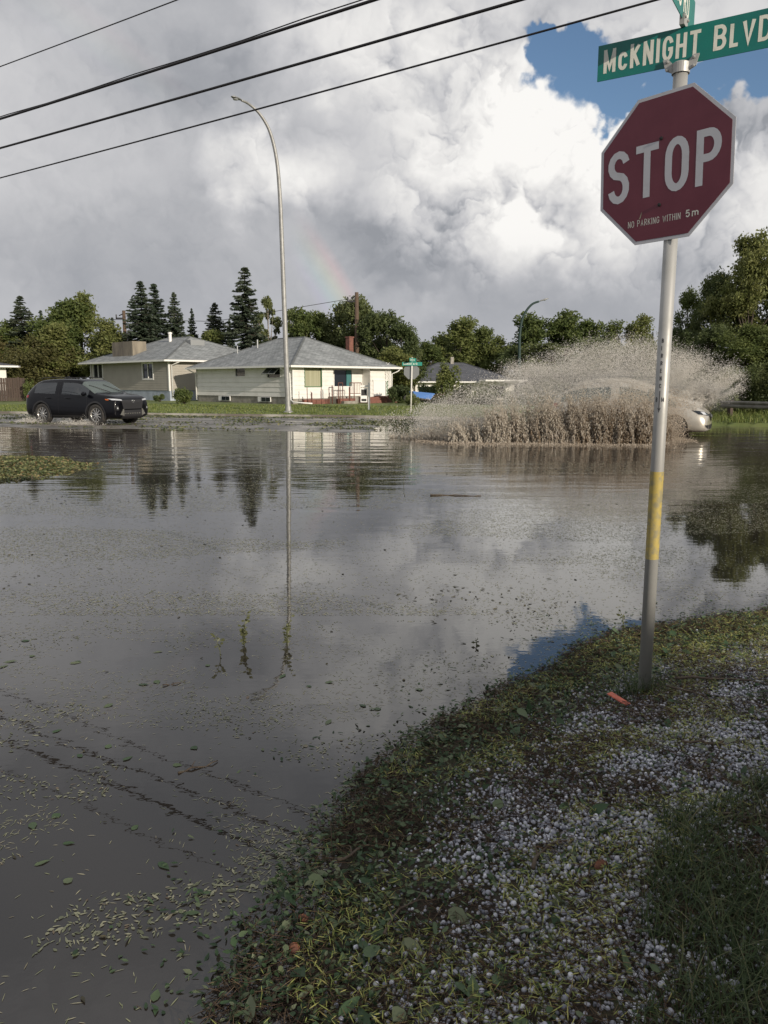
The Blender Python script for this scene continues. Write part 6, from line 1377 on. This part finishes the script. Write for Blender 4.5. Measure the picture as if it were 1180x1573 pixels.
spray(90000, 780, 1070, TOP([560, 535, 526, 530, 545], [800, 880, 950, 1000, 1060], 24.5), ip([800, 1060], [24.6, 24.0]), .5, .32, 'high mist of drops rising behind the silver car', 'high_spray', M['white_spray'], .0040, .8, 7, ip([800, 1060], [1.1, .9]))
spray(42000, 880, 1052, TOP([625, 612, 600, 602, 612], [880, 930, 980, 1020, 1052], 21.0), ip([880, 1052], [20.6, 21.0]), .28, .25, 'dense brown burst at the front wheel of the silver car', 'wheel_burst', M['mud_spray'], .0050, 1.3, 11)
spray(11000, 590, 860, TOP([650, 632, 612, 605, 600], [560, 620, 700, 780, 860], 21.6), ip([560, 860], [22.6, 21.4]), .5, .36, 'low trailing spray left of the curtain', 'trailing_spray', M['white_spray'], .0055, 1.6, 13)
# forward jets on the far side of the bonnet
nj = 60000; Pj = []; Rj = []
for jx, jy, tx, ty, m, sp0 in ((1030, 640, 1140, 578, 9000, .10), (1020, 630, 1128, 566, 9000, .14), (1015, 625, 1140, 596, 9000, .10), (1030, 640, 1120, 602, 11000, .10), (1000, 610, 1095, 555, 8000, .18), (1000, 620, 1060, 560, 9000, .22), (1035, 652, 1098, 612, 7000, .10)):
    A = at(jx, jy, 24.2); B = at(tx, ty, 24.8); t = RNG.uniform(0, 1, m) ** .85; arcz = .20 * np.sin(np.pi * t) * (1 + 0 * t)
    for ax_ in range(1): pass
    cl = RNG.normal(0, 1, (m, 3)) * (sp0 * (.35 + .9 * t))[:, None]; P = np.stack([A.x + (B.x - A.x) * t, A.y + (B.y - A.y) * t, A.z + (B.z - A.z) * t + arcz], -1) + cl
    Pj.append(P); Rj.append(np.clip(RNG.lognormal(math.log(.0046), .4, m), .002, .012) * (1.1 - .35 * t))
Pj = np.concatenate(Pj); Rj = np.concatenate(Rj); k = (Pj[:, 2] > .01) & (fbm(Pj[:, 0] * 1.5, Pj[:, 2] * 3 - Pj[:, 0] * 1.5, 1.2, 17, 4) > .29); Pj, Rj = Pj[k], Rj[k]
jd = np.array([.8, 0, .55]); jd /= np.linalg.norm(jd); drops('front_jets', Pj, Rj, RNG.uniform(1, 2.6, len(Pj)), jd, M['white_spray'], 'pale jets of water flung ahead of the silver car')
# streaks of water sheeting over the bonnet and windscreen, foam along the foot, spray at the black car's wheels
m = 22000; a = RNG.uniform(0, 1, m); lx = -1.6 + 3.6 * a; T_ = np.array([bvh.ray_cast(Vector((float(x_), float(y_), 3)), Vector((0, 0, -1)))[0][:] if bvh.ray_cast(Vector((float(x_), float(y_), 3)), Vector((0, 0, -1)))[0] is not None else (0, 0, -9) for x_, y_ in zip(lx, RNG.uniform(-.80, .7, m))])
T_ = T_[T_[:, 2] > 0]; ch_, sh_ = math.cos(H2), math.sin(H2); W_ = np.stack([sil.location.x + T_[:, 0] * ch_ - T_[:, 1] * sh_, sil.location.y + T_[:, 0] * sh_ + T_[:, 1] * ch_, sil.location.z + T_[:, 2] + np.abs(RNG.normal(0, .05, len(T_))) + .005], -1)
W_ = W_[fbm(T_[:, 0] * 2, T_[:, 1] * 2, 1.5, 23, 4) > .42]; drops('roof_spray', W_, np.clip(RNG.lognormal(math.log(.0050), .4, len(W_)), .002, .012), RNG.uniform(1, 2, len(W_)), hv_ if False else np.array([ch_, sh_, 0]), M['white_spray'], 'water streaming back over the bonnet and roof of the silver car')
apx = RNG.uniform(640, 1060, 9000); fo = np.array([p[:] for p in curt(apx)]); fo[:, 1] += RNG.normal(0, .45, 9000); fo[:, 0] += RNG.normal(0, .1, 9000); fo[:, 2] = np.abs(RNG.normal(0, .018, 9000))
drops('foam_line', fo, np.clip(RNG.lognormal(math.log(.006), .5, 9000), .002, .02), RNG.uniform(.4, 1, 9000), zd, M['mud_spray'], 'line of foam and falling drops along the foot of the splash')
Pw = []; 
for x, y, m in ((fx - .45, -.85, 1500), (rx - .45, -.85, 2200), (fx - .4, .85, 400), (rx - .9, -.8, 900), (.1, -.95, 900)):
    q = RNG.normal(size=(m, 3)) * np.array([.35, .12, .10]); q[:, 2] = np.abs(q[:, 2]) * 1.2 * np.exp(-np.abs(q[:, 0])); q += np.array([x, y, .02]); Pw.append(q)
Pw = np.concatenate(Pw); c, s = math.cos(HD), math.sin(HD); Pw = np.stack([cen.x + Pw[:, 0] * c - Pw[:, 1] * s, cen.y + Pw[:, 0] * s + Pw[:, 1] * c, Pw[:, 2]], -1)
drops('wheel_spray', Pw, np.clip(RNG.lognormal(math.log(.0055), .4, len(Pw)), .002, .014), RNG.uniform(.8, 1.6, len(Pw)), zd, M['white_spray'], 'low spray kicked up by the wheels of the black car')

# fine mist hanging round the car, thinning to nothing at its edge
def mist(px, py, Y, rx, ry, rz, dens, name, label, seed):
    c = at(px, py, Y); V, Fc = ico(3); o = np_mesh(name, V, Fc, None_mat, None, True); o.location = c; o.scale = (rx, ry, rz)
    m = bpy.data.materials.new(name); m.use_nodes = True; nt = m.node_tree; nt.nodes.clear(); out = nt.nodes.new('ShaderNodeOutputMaterial'); v = nt.nodes.new('ShaderNodeVolumePrincipled')
    v.inputs['Color'].default_value = (.93, .91, .87, 1); v.inputs['Anisotropy'].default_value = .2
    t = nt.nodes.new('ShaderNodeTexCoord'); ln = nt.nodes.new('ShaderNodeVectorMath'); ln.operation = 'LENGTH'; nt.links.new(t.outputs['Object'], ln.inputs[0])
    r = nt.nodes.new('ShaderNodeMapRange'); r.interpolation_type = 'SMOOTHSTEP'; r.inputs[1].default_value = 1; r.inputs[2].default_value = .25; nt.links.new(ln.outputs['Value'], r.inputs[0])
    n = nt.nodes.new('ShaderNodeTexNoise'); n.inputs['Scale'].default_value = 2.6; n.inputs['Detail'].default_value = 4; nt.links.new(t.outputs['Object'], n.inputs['Vector'])
    q = nt.nodes.new('ShaderNodeMapRange'); q.inputs[1].default_value = .38; q.inputs[2].default_value = .66; q.inputs[4].default_value = dens; nt.links.new(n.outputs[0], q.inputs[0])
    mm = nt.nodes.new('ShaderNodeMath'); mm.operation = 'MULTIPLY'; nt.links.new(r.outputs[0], mm.inputs[0]); nt.links.new(q.outputs[0], mm.inputs[1]); nt.links.new(mm.outputs[0], v.inputs['Density'])
    nt.links.new(v.outputs[0], out.inputs['Volume']); o.data.materials.clear(); o.data.materials.append(m); return tag(o, label, 'mist', None, 'stuff')
None_mat = M['black']
mist(930, 596, 24.8, 3.6, 1.5, 1.15, 1.3, 'spray_mist', 'pale mist hanging over and behind the silver car', 1)
mist(1060, 605, 24.6, 1.9, .8, .75, 1.7, 'spray_mist', 'pale mist blown ahead of the bonnet of the silver car', 2)
mist(860, 640, 21.2, 4.2, .7, .85, .9, 'spray_mist', 'thin mist in front of the doors of the silver car', 3)
